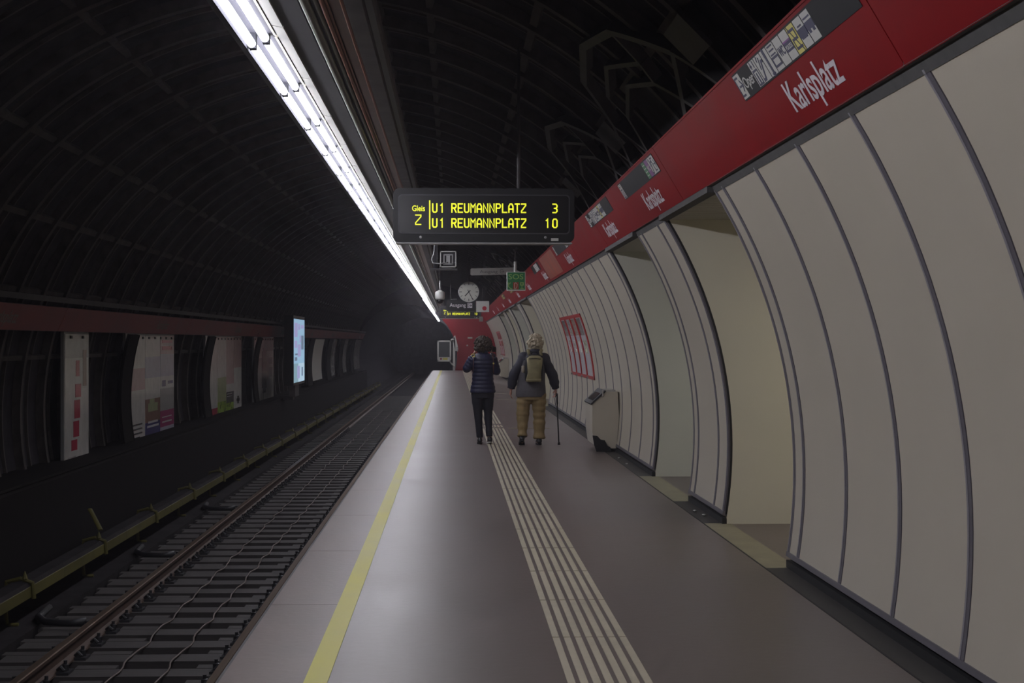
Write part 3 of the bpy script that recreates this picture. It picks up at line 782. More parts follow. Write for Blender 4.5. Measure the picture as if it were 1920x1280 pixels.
# boxed camera right below the board
t = thing('surveillance_camera', 'square grey camera housing with an open back, hanging just below the large board', 'camera', (-.06, 20, 2.67))
mb = MB()
a = .105; mb.box(-a,a,0,.28,-a,-a+.012); mb.box(-a,a,0,.28,a-.012,a); mb.box(-a,-a+.012,0,.28,-a,a); mb.box(a-.012,a,0,.28,-a,a); mb.build('camera_housing', M['whitep'], t)
mb = MB(); mb.box(-a+.012,a-.012,.06,.28,-a+.012,a-.012); mb.build('camera_back', M['duct2'], t)
mb = MB()
for sx in (-1,1): mb.box(sx*.055-.008, sx*.055+.008, .03,.06,-.07,.06); mb.box(-.06,.06,.03,.06,sx*.06-.008,sx*.06+.008)
mb.box(-.025,.025,.02,.06,-.045,.05); mb.build('camera_mount', M['metal'], t)
mb = MB(); mb.tube([(.0,.03,-.035),(-.03,-.01,-.05),(-.12,-.02,-.06),(-.2,.0,-.05),(-.215,.03,.0),(-.19,.05,.07),(-.17,.08,.22)], .006, 8); mb.build('camera_cable', M['metal'], t, smooth=True)
mb = MB(); mb.tube([(-.165,.1,-.13),(-.165,.1,.9)], .027, 12); mb.build('hanging_pole', M['duct2'], t, smooth=True)
mb = MB(); mb.box(-.24,.12,.0,.25,-.135,-.118); mb.build('camera_shelf', M['duct2'], t)
# dome camera
t = thing('dome_camera', 'small white dome camera on a thin rod left of the clock', 'camera', (-.25, 30, 2.485))
mb = MB(); mb.lathe([(.02,.12),(.06,.10),(.092,.075),(.095,-.03),(.085,-.065),(.07,-.07)], (0,0,0), 'z', 24); mb.build('dome_body', M['whitep'], t, smooth=True)
mb = MB(); mb.lathe([(.07,-.07),(.065,-.11),(.04,-.14),(.005,-.15)], (0,0,0), 'z', 20); mb.build('dome_glass', M['screenb'], t, smooth=True)
mb = MB(); mb.tube([(0,0,.11),(0,0,.16),(0,0,.30)], [.024,.02,.012], 10); mb.build('dome_neck', M['metal'], t, smooth=True)
hang_pole(t, 0, 0, .3, 1.5, .009)
# SOS sign box
t = thing('emergency_sign', 'square green SOS sign box with phone and extinguisher symbols hanging on a pole', 'sign', (1.15, 28, 2.70))
mb = MB(); mb.box(-.165,.175,.0,.12,-.17,.17); mb.build('sign_box', M['whitep'], t)
mb = MB(); mb.box(-.155,.165,-.003,.0,-.155,.16); mb.m = 1; mb.box(-.05,.05,-.005,-.003,-.15,-.02); mb.build('sign_face', [M['green'], mat('dull red symbol field', (.30,.03,.015), .5)], t)
mb = MB(); mb.xf = face(0,-.004,0); text(mb, 'SOS', -.135, .035, .27, .095, .01, .003)
mb.stroke([(-.10,-.03),(-.135,-.06),(-.135,-.10),(-.09,-.14),(-.07,-.14)], .014, 0, .003); mb.stroke([(-.14,-.03),(-.14,-.05)], .014, 0, .003)
mb.stroke([(.085,-.03),(.135,-.03),(.135,-.07),(.085,-.07),(.085,-.03)], .018, 0, .003); mb.stroke([(.11,-.07),(.11,-.13)], .014, 0, .003); mb.stroke([(.085,-.135),(.14,-.135)], .012, 0, .003)
mb.build('sign_symbols', mat('pale green symbols', (.25,.42,.12), .5), t)
mb = MB(); mb.xf = face(0,-.006,0); mb.stroke([(-.025,-.14),(-.025,-.04),(.0,-.03),(.025,-.06),(.02,-.10),(-.005,-.14)], .010, 0, .003); mb.build('sign_symbols', M['tact'], t)
hang_pole(t, -.01, .06, .165, .36, .026, 'whitep', 'pole_sleeve'); hang_pole(t, -.01, .06, .36, 1.3, .01)
# grey Ausgang board
t = thing('exit_sign', 'unlit grey board with dark Ausgang lettering behind the SOS sign', 'sign', (.38, 33, 3.02), 0)
mb = MB(); mb.prism([(.0,.02),(.02,0),(1.05,.02),(1.07,.07),(.92,.17),(.02,.15),(0,.13)], 0, .06); mb.build('sign_board', M['greyp'], t)
mb = MB(); mb.xf = face(0,-.001,0); text(mb, 'Ausgang', .20, .05, .38, .065, .0, .003); mb.stroke([(.70,.05),(.64,.05),(.64,.12),(.70,.12)], .008, 0, .003); mb.stroke([(.66,.085),(.72,.085)], .008, 0, .003); mb.stroke([(.70,.07),(.72,.085),(.70,.1)], .006, 0, .003); mb.build('sign_lettering', M['greyink'], t)
hang_pole(t, .3, .03, .15, 1.2, .008); hang_pole(t, .8, .03, .15, 1.0, .008)
# lit Ausgang sign with clock
t = thing('exit_sign', 'dark box sign with white Ausgang lettering below the clock', 'sign', (-.18, 44, 2.462), 0)
mb = MB(); mb.prism(rrect(0, .84, 0, .33, .05), 0, .12); mb.build('sign_box', M['casing'], t)
mb = MB(); mb.xf = face(0,-.001,0); text(mb, 'Ausgang', .09, .13, .46, .105, .012, .003); mb.build('sign_lettering', M['white'], t)
mb = MB(); mb.xf = face(0,-.001,0); mb.box(.60,.735,.10,.235,0,.002); mb.m = 1; glyph(mb, 'exit', .605, .125, .105, .125); mb.build('pictogram', [M['white'], M['gap']], t)
mb = MB(); mb.tube([(.12,.06,.32),(.14,.06,.345),(.30,.06,.35)], .010, 8); mb.build('sign_bracket', M['metal'], t, smooth=True)
hang_pole(t, .12, .06, .36, 1.6)
t = thing('station_clock', 'round white station clock above the exit sign', 'clock', (.458, 44, 3.02))
mb = MB(); mb.lathe([(.27,.14),(.30,.12),(.30,-.0),(.29,-.01),(.285,.0)], (0,0,0), 'y', 48); mb.build('clock_case', M['metal'], t, smooth=False)
mb = MB(); mb.lathe([(.284,.0),(.284,-.004)], (0,0,0), 'y', 48); mb.build('clock_face', M['clock'], t)
mb = MB(); mb.xf = face(0,-.0045,0)
for k in range(60):
    a = 2*PI*k/60; r0, r1, w_ = (.205,.262,.020) if k % 15 == 0 else ((.215,.262,.014) if k % 5 == 0 else (.25,.262,.004))
    mb.stroke([(r0*math.sin(a), r0*math.cos(a)), (r1*math.sin(a), r1*math.cos(a))], w_, 0, .002)
mb.build('minute_marks', M['greyink'], t)
ha = math.radians((7 + 25/60)*30); ma = math.radians(25.5*6)
mb = MB(); mb.xf = face(0,-.007,0); mb.stroke([(-.05*math.sin(ha), -.05*math.cos(ha)), (.155*math.sin(ha), .155*math.cos(ha))], .026, 0, .002); mb.build('hour_hand', M['gap'], t)
mb = MB(); mb.xf = face(0,-.0095,0); mb.stroke([(-.06*math.sin(ma), -.06*math.cos(ma)), (.245*math.sin(ma), .245*math.cos(ma))], .018, 0, .002); mb.build('minute_hand', M['gap'], t)
mb = MB(); mb.tube([(0,.06,.29),(0,.06,1.0)], .02, 10); mb.build('clock_bracket', M['rib'], t, smooth=True)
t = thing('notice_board', 'white square board with a red dot right of the exit sign', 'sign', (.67, 44, 2.445))
mb = MB(); mb.box(0,.37,0,.03,0,.31); mb.build('board', M['whitep'], t)
mb = MB(); mb.lathe([(.062,.0),(.062,-.004)], (.235,0,.105), 'y', 24); mb.build('red_dot', mat('red dot', (.5,.02,.04), .5), t)
hang_pole(t, .18, .02, .31, 1.5, .008)
t = thing('small_notice', 'small pale notice hanging just right of the distant departure board', 'sign', (.86, 50, 2.25))
mb = MB(); mb.box(0,.12,0,.02,0,.16); mb.build('board', M['greyp'], t); hang_pole(t, .06, .01, .16, 1.8, .005)

# driver's mirror cabinet at the platform end
t = thing('platform_mirror', 'white framed mirror cabinet on an arm at the far end of the platform', 'mirror', (-.85, YEND - .6, .5))
mb = MB(); mb.box(0,.76,0,.1,0,.08); mb.box(0,.76,0,.1,.22,.25); mb.box(0,.76,0,.1,1.08,1.16); mb.box(0,.08,0,.1,0,1.16); mb.box(.68,.76,0,.1,0,1.16); mb.box(0,.76,.09,.12,0,1.16); mb.box(.02,.74,.02,.1,.05,.25); mb.build('cabinet_frame', M['whitep'], t)
mb = MB(); mb.box(.08,.68,.03,.09,.25,1.08); mb.build('mirror_glass', M['glass'], t)
mb = MB(); mb.box(.30,.56,.012,.02,.07,.2); mb.build('label_plate', M['ycell'], t)
mb = MB(); mb.box(.16,.24,.012,.02,.09,.2); mb.build('label_plate', M['redwall'], t)
mb = MB(); mb.tube([(.72,.05,1.1),(.80,.05,1.22),(.92,.05,1.22)], .04, 8); mb.tube([(.70,.05,.0),(.78,.05,-.12),(.92,.05,-.25)], .04, 8); mb.build('mounting_arm', M['whitep'], t)
t = thing('mirror_post', 'white post carrying the mirror cabinet beside the red end wall', 'post', (.0, YEND - .5, 0))
mb = MB(); mb.box(.0,.13,0,.12,0,1.82); mb.prism([(.0,1.82),(.13,1.95),(.22,1.6),(.30,1.2),(.28,1.05),(.13,1.1)], .0,.10); mb.build('post', M['whitep'], t)
mb = MB(); mb.box(.20,.28,-.03,.0,1.08,1.3); mb.build('handle', M['metal'], t)

# ------------------------------------------------------------------ wall mounted things on the right
def cyl(z, off=0): return CX + math.sqrt((R + off)**2 - (z - CZ)**2)
def wall_case(y0, y1, n, label):
    t = thing('display_case', label, 'case', (0, y0, 0), 0, 'red display cases on the right wall')
    a0, a1 = ang(.945), ang(2.08); L = y1 - y0; fw = .11
    mb = MB(); da = .9
    mb.arc(R - .018, R, a0, a0 + da, 0, L, 2); mb.arc(R - .018, R, a1 - da, a1, 0, L, 2); mb.arc(R - .018, R, a0, a1, 0, fw*1.6, 16); mb.arc(R - .018, R, a0, a1, L - fw, L, 16)
    mb.build('case_frame', M['redcase'], t)
    for k in range(n):
        a = fw*1.6 + (L - fw*2.6)*k/n; b = fw*1.6 + (L - fw*2.6)*(k+1)/n
        if k: mb = MB(); mb.arc(R - .024, R, a0 + da, a1 - da, a - .06, a + .06, 16); mb.build('mullion', M['redcase'], t)
        mb = MB(); mb.arc(R - .007, R - .002, a0 + da, a1 - da, a + .05, b - .05, 14)
        o = mb.build('pane', [M['pane']], t); smooth_arc(o)
        mb = MB(); mb.arc(R - .010, R - .0073, a1 - da - 5.0, a1 - da - .3, a + .28, b - .1, 4); mb.build('printed_notice', [PM['d'], PM['n'], PM['q'], PM['d']][k % 4], t)
        mb = MB(); mb.arc(R - .010, R - .0073, a0 + da + 6, a0 + da + 9.5, a + .3, b - .3, 4); mb.build('printed_notice', [PM['g'], PM['w'], PM['q'], PM['p']][k % 4], t)
        mb = MB(); yc = (a + b)/2; zc = CZ + R*math.sin(math.radians(a0 + .4)); mb.lathe([(.018,.0),(.018,-.03)], (cyl(zc, -.05), yc, zc), 'x', 10); mb.build('lock', M['chrome'], t)
    return t
wall_case(25.95, 30.9, 4, 'red framed display case with four tall panes on the curved wall right of the man')
wall_case(71.0, 76.2, 3, 'distant red framed display case on the curved wall behind the woman')
def console(y0, y1, label, hurt=True):
    t = thing('wall_console', label, 'console', (0, y0, 0), 0, 'white wall consoles')
    L = y1 - y0
    prof = [(2.05,.10),(2.02,.30),(2.02,.70),(2.20,.87),(2.39,.87),(2.41,.5),(2.37,.05),(2.29,.05)]
    mb = MB(); mb.prism(prof, 0, L); mb.build('console_body', M['panel'], t)
    mb = MB(); mb.prism([(1.995,.70),(2.01,.68),(2.22,.875),(2.205,.895)], -.015, L + .015); mb.build('console_lid', M['iron'], t)
    mb = MB(); mb.prism([(2.035,.745),(2.04,.741),(2.15,.843),(2.145,.847)], .15, L - .2); mb.build('console_screen', M['glass'], t)
    mb = MB(); mb.box(2.16,2.18,-.02,.0,.80,.90); mb.box(2.20,2.36,.02,L*.5,.872,.90); mb.build('console_handle', M['chrome'], t)
    if not hurt: return t
    mb = MB(); mb.prism([(2.022,.24),(2.045,.10),(2.08,0.004),(2.30,0.004),(2.28,.07),(2.24,.09),(2.20,.17),(2.14,.18),(2.09,.235)], -.03, -.001); mb.build('damaged_foot', M['gap'], t)
    return t
console(22.2, 23.3, 'white wall console with a black sloping lid and a dark damaged foot')
console(66.0, 68.0, 'distant white wall console between the two people', False)
for i, (x, yv) in enumerate(((2.26, 19.9), (2.27, 20.9), (2.27, 14.35), (2.3, 14.0))):
    mb = MB(); mb.ell((0,0,.010), .018, .03, .009, 8, 5)
    tag(mb.build('paper_scrap', M['cell'], loc=(x, yv, .002)), ['tiny white scrap on the dark floor strip, nearest below the console', 'tiny white scrap on the dark floor strip right at the console foot', 'tiny white scrap in front of the pier, the nearer to the camera of two', 'tiny white scrap in front of the pier between the two openings'][i if i < 2 else 5 - i], 'litter', 'scraps of litter along the wall')

# ------------------------------------------------------------------ people
skin = mat('skin', (.45,.27,.2), .5); skin2 = mat('older skin', (.50,.27,.21), .5)
def hand(mb, wr, d, palmn, side, curl=.6, sc=1.0):
    """palm, four fingers of unequal length and a thumb; d: direction of the fingers, palmn: palm normal, side: thumb side"""
    wr = Vector(wr); d = Vector(d).normalized(); pn = Vector(palmn).normalized(); s = Vector(side).normalized()
    pl = .085*sc
    mb.tube([wr - d*.02, wr + d*.02, wr + d*pl*.6, wr + d*pl], [.026*sc, .03*sc, .038*sc, .034*sc], 10, .55)
    for k, ln in enumerate((.068, .078, .072, .056)):
        b = wr + d*pl*.92 + s*(.028 - .019*k)*sc
        q = [b]; dd = d.copy()
        for j, f in enumerate((.45, .32, .23)):
            dd = (dd + pn*curl*(.6 + .5*j)).normalized(); q.append(q[-1] + dd*ln*f*sc)
        mb.tube(q, [.0095*sc, .009*sc, .008*sc, .0065*sc], 8)
    b = wr + d*.025*sc + s*.028*sc
    mb.tube([b, b + (s*.8 + d*.6).normalized()*.032*sc, b + (s*.8 + d*.6).normalized()*.032*sc + (d + pn*.7).normalized()*.032*sc], [.013*sc, .011*sc, .008*sc], 8)
def head(mb, c, s=1.0, yaw=0):
    cx, cy, cz = c
    rs = []
    for z, rx, ry, oy in ((-.115,.03,.03,.045),(-.10,.048,.055,.035),(-.07,.062,.08,.015),(-.03,.07,.09,.0),(.01,.075,.095,-.005),(.05,.076,.096,-.01),(.085,.066,.083,-.012),(.108,.042,.055,-.012),(.118,.012,.015,-.012)):
        rs.append([(cx + rx*s*math.cos(2*PI*k/18), cy + oy*s + ry*s*math.sin(2*PI*k/18), cz + z*s) for k in range(18)])
    mb.rings(rs)
    mb.tube([(cx, cy + .092*s, cz + .015*s), (cx, cy + .118*s, cz - .022*s), (cx, cy + .09*s, cz - .032*s)], [.008*s, .014*s, .010*s], 8)   # nose
    for sx in (-1, 1):
        mb.ell((cx + sx*.078*s, cy - .005*s, cz - .005*s), .010*s, .018*s, .032*s, 8, 6)      # ears
        mb.ell((cx + sx*.030*s, cy + .086*s, cz + .012*s), .013*s, .012*s, .009*s, 8, 6)     # eye lids
    mb.tube([(cx - .025*s, cy + .088*s, cz - .06*s), (cx, cy + .097*s, cz - .06*s), (cx + .025*s, cy + .088*s, cz - .06*s)], [.006*s, .009*s, .006*s], 6)
def eyes(c, s, parent):
    for sx in (-1, 1):
        mb = MB(); mb.ell((c[0] + sx*.030*s, c[1] + .094*s, c[2] + .012*s), .009*s, .006*s, .006*s, 8, 6); mb.build('eye', M['gap'], parent, smooth=True)
def torso(mb, rows, n=28, quilt=0, pitch=.06, seed=0):
    """rows: (z, rx, ry, ox, oy)"""
    rs = []; z0, z1 = rows[0][0], rows[-1][0]; N = 90 if quilt else 40
    for i in range(N + 1):
        z = z0 + (z1 - z0)*i/N; j = 0
        while j < len(rows) - 2 and rows[j+1][0] < z: j += 1
        a, b = rows[j], rows[j+1]; t = (z - a[0])/(b[0] - a[0]); t = max(0, min(1, t)); t = t*t*(3 - 2*t)
        rx, ry, ox, oy = [a[q] + (b[q] - a[q])*t for q in (1,2,3,4)]
        qd = quilt*abs(math.sin(PI*(z - z0)/pitch)) if quilt else 0
        ring = []
        for k in range(n):
            an = 2*PI*k/n; c, s_ = math.cos(an), math.sin(an)
            e = 2.4; rr = (abs(c)**e + abs(s_)**e)**(-1/e)
            wob = .006*noise.noise(Vector((c*1.5 + seed, s_*1.5, z*5)))
            ring.append((ox + (rx + qd + wob)*rr*c, oy + (ry + qd + wob)*rr*s_, z))
        rs.append(ring)
    mb.rings(rs)
def limb(mb, pts, rad, fold=0, n=16, sq=1.0, seed=0):
    """smooth limb with optional cloth folds"""
    P_ = []; R_ = []
    for i in range(len(pts) - 1):
        a, b = Vector(pts[i]), Vector(pts[i+1]); m = 10
        for k in range(m):
            t = k/m; P_.append(a.lerp(b, t)); rr = rad[i] + (rad[i+1] - rad[i])*t
            R_.append(rr + fold*noise.noise(Vector((a.lerp(b, t).z*14 + seed, seed, a.x*3))))
    P_.append(Vector(pts[-1])); R_.append(rad[-1])
    for _ in range(4):
        P_ = [P_[0]] + [(P_[i-1] + P_[i]*2 + P_[i+1])/4 for i in range(1, len(P_)-1)] + [P_[-1]]
    mb.tube(P_, R_, n, sq)
def shoe(parent, x, y, z, m, sole, pitch=0, s=1.0):
    """toe towards +y"""
    rot = Matrix.Translation((x, y, z)) @ Matrix.Rotation(pitch, 4, 'X')
    mb = MB(); mb.xf = rot; rs = []
    for yy_, w_, h in ((-.095,.026,.05),(-.085,.036,.085),(-.05,.040,.095),(.0,.040,.085),(.05,.042,.065),(.10,.047,.052),(.145,.042,.042),(.17,.022,.028)):
        rs.append([(w_*s*math.cos(2*PI*k/14), yy_*s, .018 + h*s*.5 + h*s*.5*math.sin(2*PI*k/14)) for k in range(14)])
    mb.rings(rs); o = mb.build('shoe', m, parent, smooth=True)
    mb = MB(); mb.xf = rot; pts = []
    for k in range(24):
        a = 2*PI*k/24; pts.append((.047*s*math.cos(a)*(1 if math.sin(a) > 0 else .85), .035*s + .14*s*math.sin(a)))
    mb.prismz(pts, .0, .022); mb.build('sole', sole, o)

def hairball(c, rx, ry, rz, n, rb, m, name, voxel, parent, seed, lo=-1.0, face_open=True):
    rnd = random.Random(seed); mb = MB(); mb.ell((c[0], c[1] - .012, c[2] + .01), rx*.86, ry*.84, rz*.88, 20, 14)
    for i in range(n):
        while True:
            v = Vector((rnd.uniform(-1,1), rnd.uniform(-1,1), rnd.uniform(-1,1)))
            if .2 < v.length < 1: break
        v.normalize()
        if v.z < lo: continue
        if face_open and v.y > .35 and v.z < .45: continue
        q = rnd.uniform(.86, 1.08); p = Vector((c[0] + v.x*rx*q, c[1] + v.y*ry*q, c[2] + v.z*rz*q)); r_ = rb*rnd.uniform(.7, 1.25)
        mb.ell(p, r_, r_, r_, 8, 6)
    o = mb.build(name, m, parent); unify(o, voxel, 1); return o

# --- woman
W0 = (.467, 24.0)
woman = thing('person', 'person with curly brown hair in a quilted navy jacket, elbows raised, seen from behind', 'person', (W0[0], W0[1], 0))
mb = MB()
head(mb, (.008, .03, 1.535), 1.0)
limb(mb, [(.005,0,1.30),(.006,.01,1.42),(.008,.02,1.47)], [.07,.055,.055])
torso(mb, [(.80,.15,.10,0,0),(.95,.13,.09,0,0),(1.15,.13,.09,0,0),(1.3,.14,.095,0,0),(1.36,.10,.07,0,0)])
for s in (-1, 1):
    sh = (s*.155, 0, 1.33); el = (-.262, .05, 1.165) if s < 0 else (.225, .06, 1.12); wr = (-.13, .25, 1.38) if s < 0 else (.145, .27, 1.41)
    limb(mb, [sh, el, wr], [.05,.04,.026])
    hand(mb, wr, (.25*-s, .25, .9), (-s*.8, .2, .2), (0, -1, .3), .8)
limb(mb, [(-.08,0,.85),(-.066,.01,.45),(-.04,0,.08)], [.085,.055,.035]); limb(mb, [(.08,0,.85),(.085,.03,.45),(.103,-.04,.09)], [.085,.055,.035])
limb(mb, [(-.04,-.03,.05),(-.04,.1,.04)], [.032,.028]); limb(mb, [(.103,-.07,.06),(.103,.06,.05)], [.032,.028])
o = mb.build('body', skin, woman); unify(o, .0075, 2)
eyes((.008, .03, 1.535), 1.0, woman)
navy = mat('navy quilted nylon', (.014,.015,.052), .5, var=.3, scale=9, spec=.5)
mb = MB()
torso(mb, [(.80,.195,.135,0,0),(.86,.188,.13,0,0),(1.0,.165,.12,0,0),(1.12,.158,.115,0,0),(1.25,.172,.125,0,0),(1.34,.165,.115,0,0),(1.40,.115,.09,0,.0),(1.425,.075,.075,.004,.005),(1.465,.072,.072,.005,.01)], quilt=.007, pitch=.062)
for s in (-1, 1):
    sh = (s*.15, 0, 1.335); el = (-.258, .03, 1.16) if s < 0 else (.222, .04, 1.115); wr = (-.135, .24, 1.365) if s < 0 else (.148, .26, 1.395)
    pts = [Vector(sh), Vector(el), Vector(wr)]; P_ = []; R_ = []
    for i in range(2):
        for k in range(16):
            t_ = k/16; P_.append(pts[i].lerp(pts[i+1], t_)); base = [.078,.068,.05]; rr = base[i] + (base[i+1]-base[i])*t_
            R_.append(rr - .004 + .006*abs(math.sin((i*16+k)*PI/4)))
    P_.append(pts[-1]); R_.append(.045)
    for _ in range(3): P_ = [P_[0]] + [(P_[i-1] + P_[i]*2 + P_[i+1])/4 for i in range(1, len(P_)-1)] + [P_[-1]]
    mb.tube(P_, R_, 16)
o = mb.build('jacket', navy, woman); unify(o, .008, 1)
dark = mat('black navy trouser cloth', (.012,.012,.022), .7, var=.3, scale=8)
mb = MB()
torso(mb, [(.72,.155,.11,0,0),(.80,.17,.115,0,0),(.88,.16,.11,0,0)])
limb(mb, [(-.085,0,.80),(-.08,0,.62),(-.068,.01,.42),(-.045,.0,.10)], [.098,.084,.064,.050], .006, seed=1); limb(mb, [(.085,0,.80),(.086,.02,.62),(.086,.03,.42),(.104,-.045,.12)], [.098,.082,.062,.048], .006, seed=2)
o = mb.build('trousers', dark, woman); unify(o, .008, 2)
blk = mat('black shoe leather', (.012,.012,.013), .4)
shoe(woman, -.045, .0, .0, blk, M['gap'], 0, .95); shoe(woman, .108, -.03, .012, blk, M['cell'], -.12, .95)
hair = mat('brown curly hair', (.075,.052,.036), .6, col2=(.018,.012,.010), scale=26, var=.3, bump=.6, bscale=90)
hairball((.005, .01, 1.545), .138, .132, .13, 620, .016, hair, 'hair', .0048, woman, 3, -.75)
# strap bag and camera
t = thing('shoulder_straps', 'brown leather bag straps with a brass ring over the navy jacket', 'straps', (W0[0], W0[1], 0))
lea = mat('brown leather', (.10,.035,.02), .5); brass = mat('brass', (.65,.55,.15), .3, metal=.8)
for s, x in ((-1, -.145), (1, .16)):
    mb = MB(); mb.tube([(x, .10, 1.18),(x, .13, 1.30),(x*1.0, .07, 1.405),(x, -.03, 1.418),(x, -.115, 1.36),(x*1.02, -.14, 1.26),(x*1.05, -.135, 1.10)], .017, 8, .35); mb.build('strap', lea, t, smooth=True)
mb = MB(); mb.tube([(-.150 + .024*math.cos(a), -.125, 1.385 + .024*math.sin(a)) for a in [2*PI*k/14 for k in range(15)]], .007, 6); mb.build('brass_ring', brass, t, smooth=True)
mb = MB(); mb.lathe([(.014,0),(.014,-.012)], (.165,-.148,1.26), 'y', 12); mb.build('brass_stud', brass, t)
t = thing('camera', 'small black camera held up in front of the face of the person in navy', 'camera', (W0[0] + .155, W0[1] + .30, 1.475))
mb = MB(); mb.box(-.06,.06,-.02,.03,-.04,.04); mb.box(-.02,.03,-.015,.025,.04,.055); mb.build('camera_body', M['casing'], t)
mb = MB(); mb.lathe([(.032,.03),(.032,.08),(.028,.085)], (0,0,0), 'y', 18); mb.build('lens', M['gap'], t)
mb = MB(); mb.tube([(-.06,0,.02),(-.075,-.03,-.03),(-.06,-.05,-.12),(.0,-.06,-.18),(.055,-.03,-.1),(.06,0,.02)], .006, 6, .4); mb.build('camera_strap', lea, t, smooth=True)

# --- man
M0 = (1.217, 23.75)
man = thing('person', 'person with white hair in a grey jacket and khaki trousers walking with a cane', 'person', (M0[0], M0[1], 0))
hx = (.065, .04, 1.575)
mb = MB(); head(mb, hx, 1.02)
limb(mb, [(.04,0,1.34),(.055,.01,1.43),(.062,.03,1.50)], [.075,.06,.058])
torso(mb, [(.78,.16,.11,0,0),(.95,.16,.115,0,0),(1.15,.165,.115,.01,0),(1.32,.165,.11,.03,0),(1.40,.11,.08,.04,0)])
AL = [(-.125,0,1.36), (-.27,-.02,1.10), (-.315,.03,.86)]; AR = [(.205,0,1.345), (.325,-.02,1.09), (.378,.05,.86)]
limb(mb, AL, [.055,.042,.028]); limb(mb, AR, [.055,.042,.028])
hand(mb, AL[2], (-.12,.12,-1), (.9,.1,0), (.1,1,0), .5, 1.02); hand(mb, AR[2], (.05,.25,-1), (-.6,-.5,0), (-.5,.8,0), 1.1, 1.02)
limb(mb, [(-.10,0,.85),(-.135,.03,.45),(-.145,-.06,.10)], [.095,.06,.04]); limb(mb, [(.10,0,.85),(.12,.02,.45),(.115,.02,.08)], [.095,.06,.04])
limb(mb, [(-.145,-.08,.07),(-.145,.05,.04)], [.036,.03]); limb(mb, [(.11,-.02,.05),(.11,.12,.04)], [.036,.03])
o = mb.build('body', skin2, man); unify(o, .0075, 2)
eyes(hx, 1.02, man)
jk = mat('grey jacket cloth', (.10,.093,.105), .7, var=.3, scale=5)
jd = mat('dark blue jacket sleeve', (.028,.028,.045), .7, var=.3, scale=6)
mb = MB()
torso(mb, [(.745,.232,.145,-.01,0),(.80,.235,.148,-.008,0),(1.0,.215,.14,-.0,0),(1.2,.205,.135,.015,-.005),(1.32,.20,.13,.03,-.008),(1.39,.155,.105,.045,-.005),(1.44,.095,.085,.055,.0),(1.475,.082,.08,.06,.015)], seed=4)
o = mb.build('jacket', jk, man); unify(o, .009, 3)
mb = MB()
for L_, sd in ((AL, 5), (AR, 9)):
    mb.ell((L_[0][0] + (.012 if L_ is AL else -.012), 0, L_[0][2] - .01), .098, .098, .092, 18, 12)
    w_ = Vector(L_[2]) + Vector((0, 0, .015))
    limb(mb, [Vector(L_[0]) + Vector((.02 if L_ is AL else -.02, 0, -.03)), L_[1], w_], [.094,.084,.062], .014, seed=sd)
torso(mb, [(1.26,.19,.125,.03,-.002),(1.33,.203,.134,.032,-.008),(1.40,.15,.112,.045,-.005),(1.445,.098,.089,.055,.0),(1.485,.086,.084,.06,.015)], seed=4)
o = mb.build('jacket_sleeves', jd, man); unify(o, .009, 2); o['label'] = 'dark blue sleeves and yoke'
kh = mat('khaki trouser cloth', (.30,.215,.10), .75, var=.2, scale=6, bump=.4, bscale=14)
mb = MB(); torso(mb, [(.70,.195,.13,0,0),(.80,.215,.14,0,0),(.92,.20,.13,0,0)])
limb(mb, [(-.11,0,.80),(-.125,.01,.62),(-.135,.03,.44),(-.14,-.03,.22),(-.145,-.06,.13)], [.122,.108,.09,.076,.072], .020, seed=3); limb(mb, [(.11,0,.80),(.115,.01,.60),(.122,.02,.42),(.120,.02,.20),(.118,.01,.09)], [.122,.110,.096,.088,.082], .020, seed=7)
o = mb.build('trousers', kh, man); unify(o, .009, 2)
shoe(man, -.150, -.05, .03, blk, M['gap'], -.35, 1.05); shoe(man, .118, .03, .0, blk, M['gap'], 0, 1.08)
wh = mat('white hair', (.50,.45,.34), .6, col2=(.34,.27,.18), scale=18, var=.2, bump=.5, bscale=60)
hairball((hx[0] - .005, hx[1] - .025, hx[2] + .012), .118, .122, .125, 300, .016, wh, 'hair', .006, man, 11, -.8)
hairm = MB(); hairm.ell((hx[0] - .055, hx[1] - .04, hx[2] - .08), .055, .05, .045, 14, 9); hairm.ell((hx[0] + .05, hx[1] - .05, hx[2] - .085), .055, .045, .045, 14, 9); hairm.ell((hx[0], hx[1] - .065, hx[2] - .07), .07, .05, .05, 14, 9)
o = hairm.build('hair', wh, man); unify(o, .007, 2)
# backpack
bp = thing('backpack', 'olive khaki backpack with black sides worn by the person in grey', 'backpack', (M0[0], M0[1], 0))
ol = mat('olive backpack cloth', (.27,.235,.125), .7, var=.25, scale=9); bs = mat('black backpack side', (.012,.012,.014), .7)
def packshape(rows, n=24):
    m_ = MB(); rs = []
    for z, rx, ry, ox, oy in rows:
        ring = []
        for k in range(n):
            an = 2*PI*k/n; c, s_ = math.cos(an), math.sin(an); e = 3.2; rr = (abs(c)**e + abs(s_)**e)**(-1/e)
            ring.append((ox + rx*rr*c, oy + ry*rr*s_, z))
        rs.append(ring)
    m_.rings(rs); return m_
packshape([(.985,.09,.05,.02,-.20),(1.00,.13,.075,.02,-.20),(1.1,.135,.09,.025,-.20),(1.25,.145,.09,.03,-.195),(1.36,.13,.08,.035,-.19),(1.405,.08,.05,.035,-.185)]).build('pack_sides', bs, bp, smooth=True)
packshape([(.99,.095,.05,.02,-.255),(1.01,.118,.065,.02,-.255),(1.12,.103,.065,.03,-.265),(1.25,.116,.065,.035,-.26),(1.34,.122,.06,.037,-.25),(1.375,.085,.045,.037,-.24),(1.385,.05,.03,.037,-.235)]).build('pack_front', ol, bp, smooth=True)
packshape([(.982,.10,.05,.02,-.255),(.99,.118,.075,.02,-.255),(1.025,.118,.078,.02,-.255),(1.035,.10,.06,.02,-.255)]).build('pack_bottom', ol, bp, smooth=True)
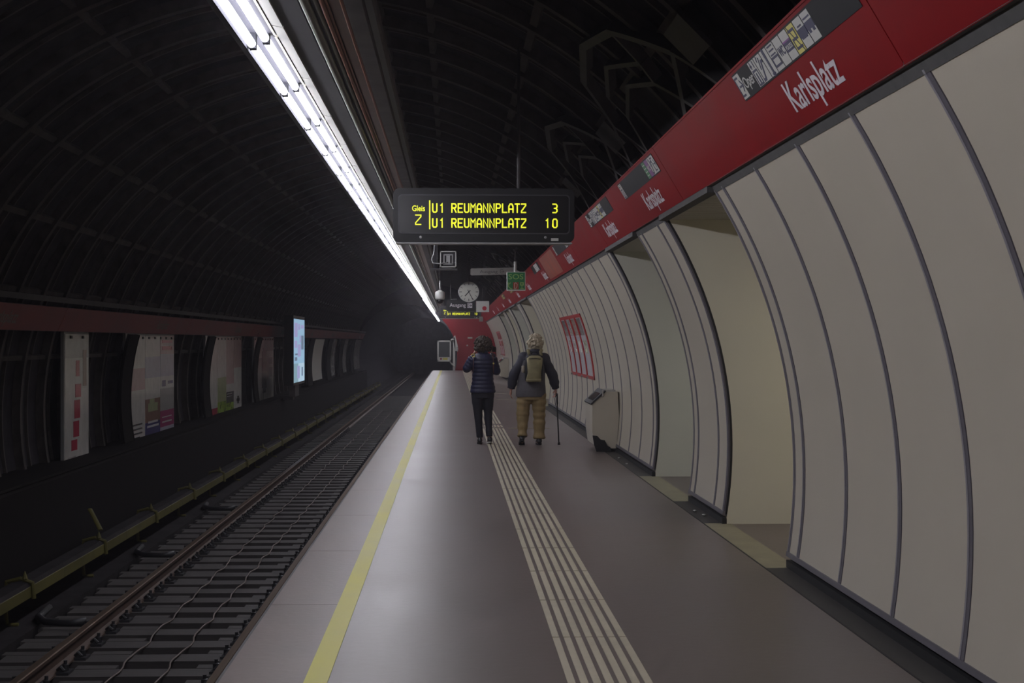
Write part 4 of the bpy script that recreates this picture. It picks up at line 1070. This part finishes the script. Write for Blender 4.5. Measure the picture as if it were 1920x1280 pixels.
mb = MB(); mb.tube([(-.055,-.312,1.335),(.035,-.325,1.345),(.125,-.312,1.33)], .005, 6); mb.build('pack_zip', bs, bp, smooth=True)
mb = MB(); mb.tube([(-.02,-.2,1.40),(.0,-.21,1.44),(.07,-.21,1.44),(.09,-.2,1.40)], .010, 8); mb.build('pack_handle', bs, bp, smooth=True)
for x, x2 in ((-.055, -.05), (.13, .155)):
    mb = MB(); mb.tube([(x+.01,-.21,1.385),(x,-.17,1.44),(x2,-.09,1.475),(x2,.0,1.463),(x2-.01,.10,1.40),(x2-.02,.15,1.30),(x2-.03,.15,1.12)], .024, 10, .35); mb.build('shoulder_strap', ol, bp, smooth=True)
mb = MB(); mb.lathe([(.022,-.05),(.03,-.03),(.03,.05),(.015,.06)], (-.135,-.20,1.17), 'z', 12); mb.build('side_bottle', mat('pale bottle', (.3,.26,.2), .4), bp, smooth=True)
# cane
ca = thing('walking_cane', 'dark walking cane with a wrist loop held in the right hand', 'cane', (M0[0], M0[1], 0))
mb = MB(); mb.tube([(.395,.03,.775),(.400,.03,.62),(.425,.0,.03)], [.011,.011,.010], 10); mb.build('cane_shaft', M['iron'], ca, smooth=True)
mb = MB(); mb.tube([(.395,.12,.772),(.393,.09,.788),(.392,.04,.79),(.394,-.02,.785),(.395,-.06,.76)], [.010,.014,.015,.014,.010], 10); mb.build('cane_handle', M['casing'], ca, smooth=True)
mb = MB(); mb.lathe([(.012,.045),(.018,.03),(.021,.0)], (.426,-.001,.0), 'z', 12); mb.build('cane_tip', M['gap'], ca, smooth=True)
mb = MB(); mb.tube([(.39,.02,.79),(.365,.02,.72),(.372,.02,.62),(.395,.02,.56),(.412,.02,.64),(.405,.02,.77)], .005, 6); mb.build('wrist_loop', M['gap'], ca, smooth=True)

# ------------------------------------------------------------------ thin haze added in place of lens bloom, lifts the blacks
vm = bpy.data.materials.new('haze'); vm.use_nodes = True; nt = vm.node_tree
nt.nodes.remove(nt.nodes['Principled BSDF']); v = nt.nodes.new('ShaderNodeVolumeScatter')
v.inputs['Density'].default_value = .0013; v.inputs['Anisotropy'].default_value = .55; v.inputs['Color'].default_value = (.95, .9, 1, 1)
nt.links.new(v.outputs[0], nt.nodes['Material Output'].inputs['Volume'])
mb = MB(); mb.box(-5.6, 7, -20, 84, -1.5, 5)
tag(mb.build('bloom_haze', vm), 'thin added haze standing in for the lens bloom around the lamps', 'haze', kind='stuff')
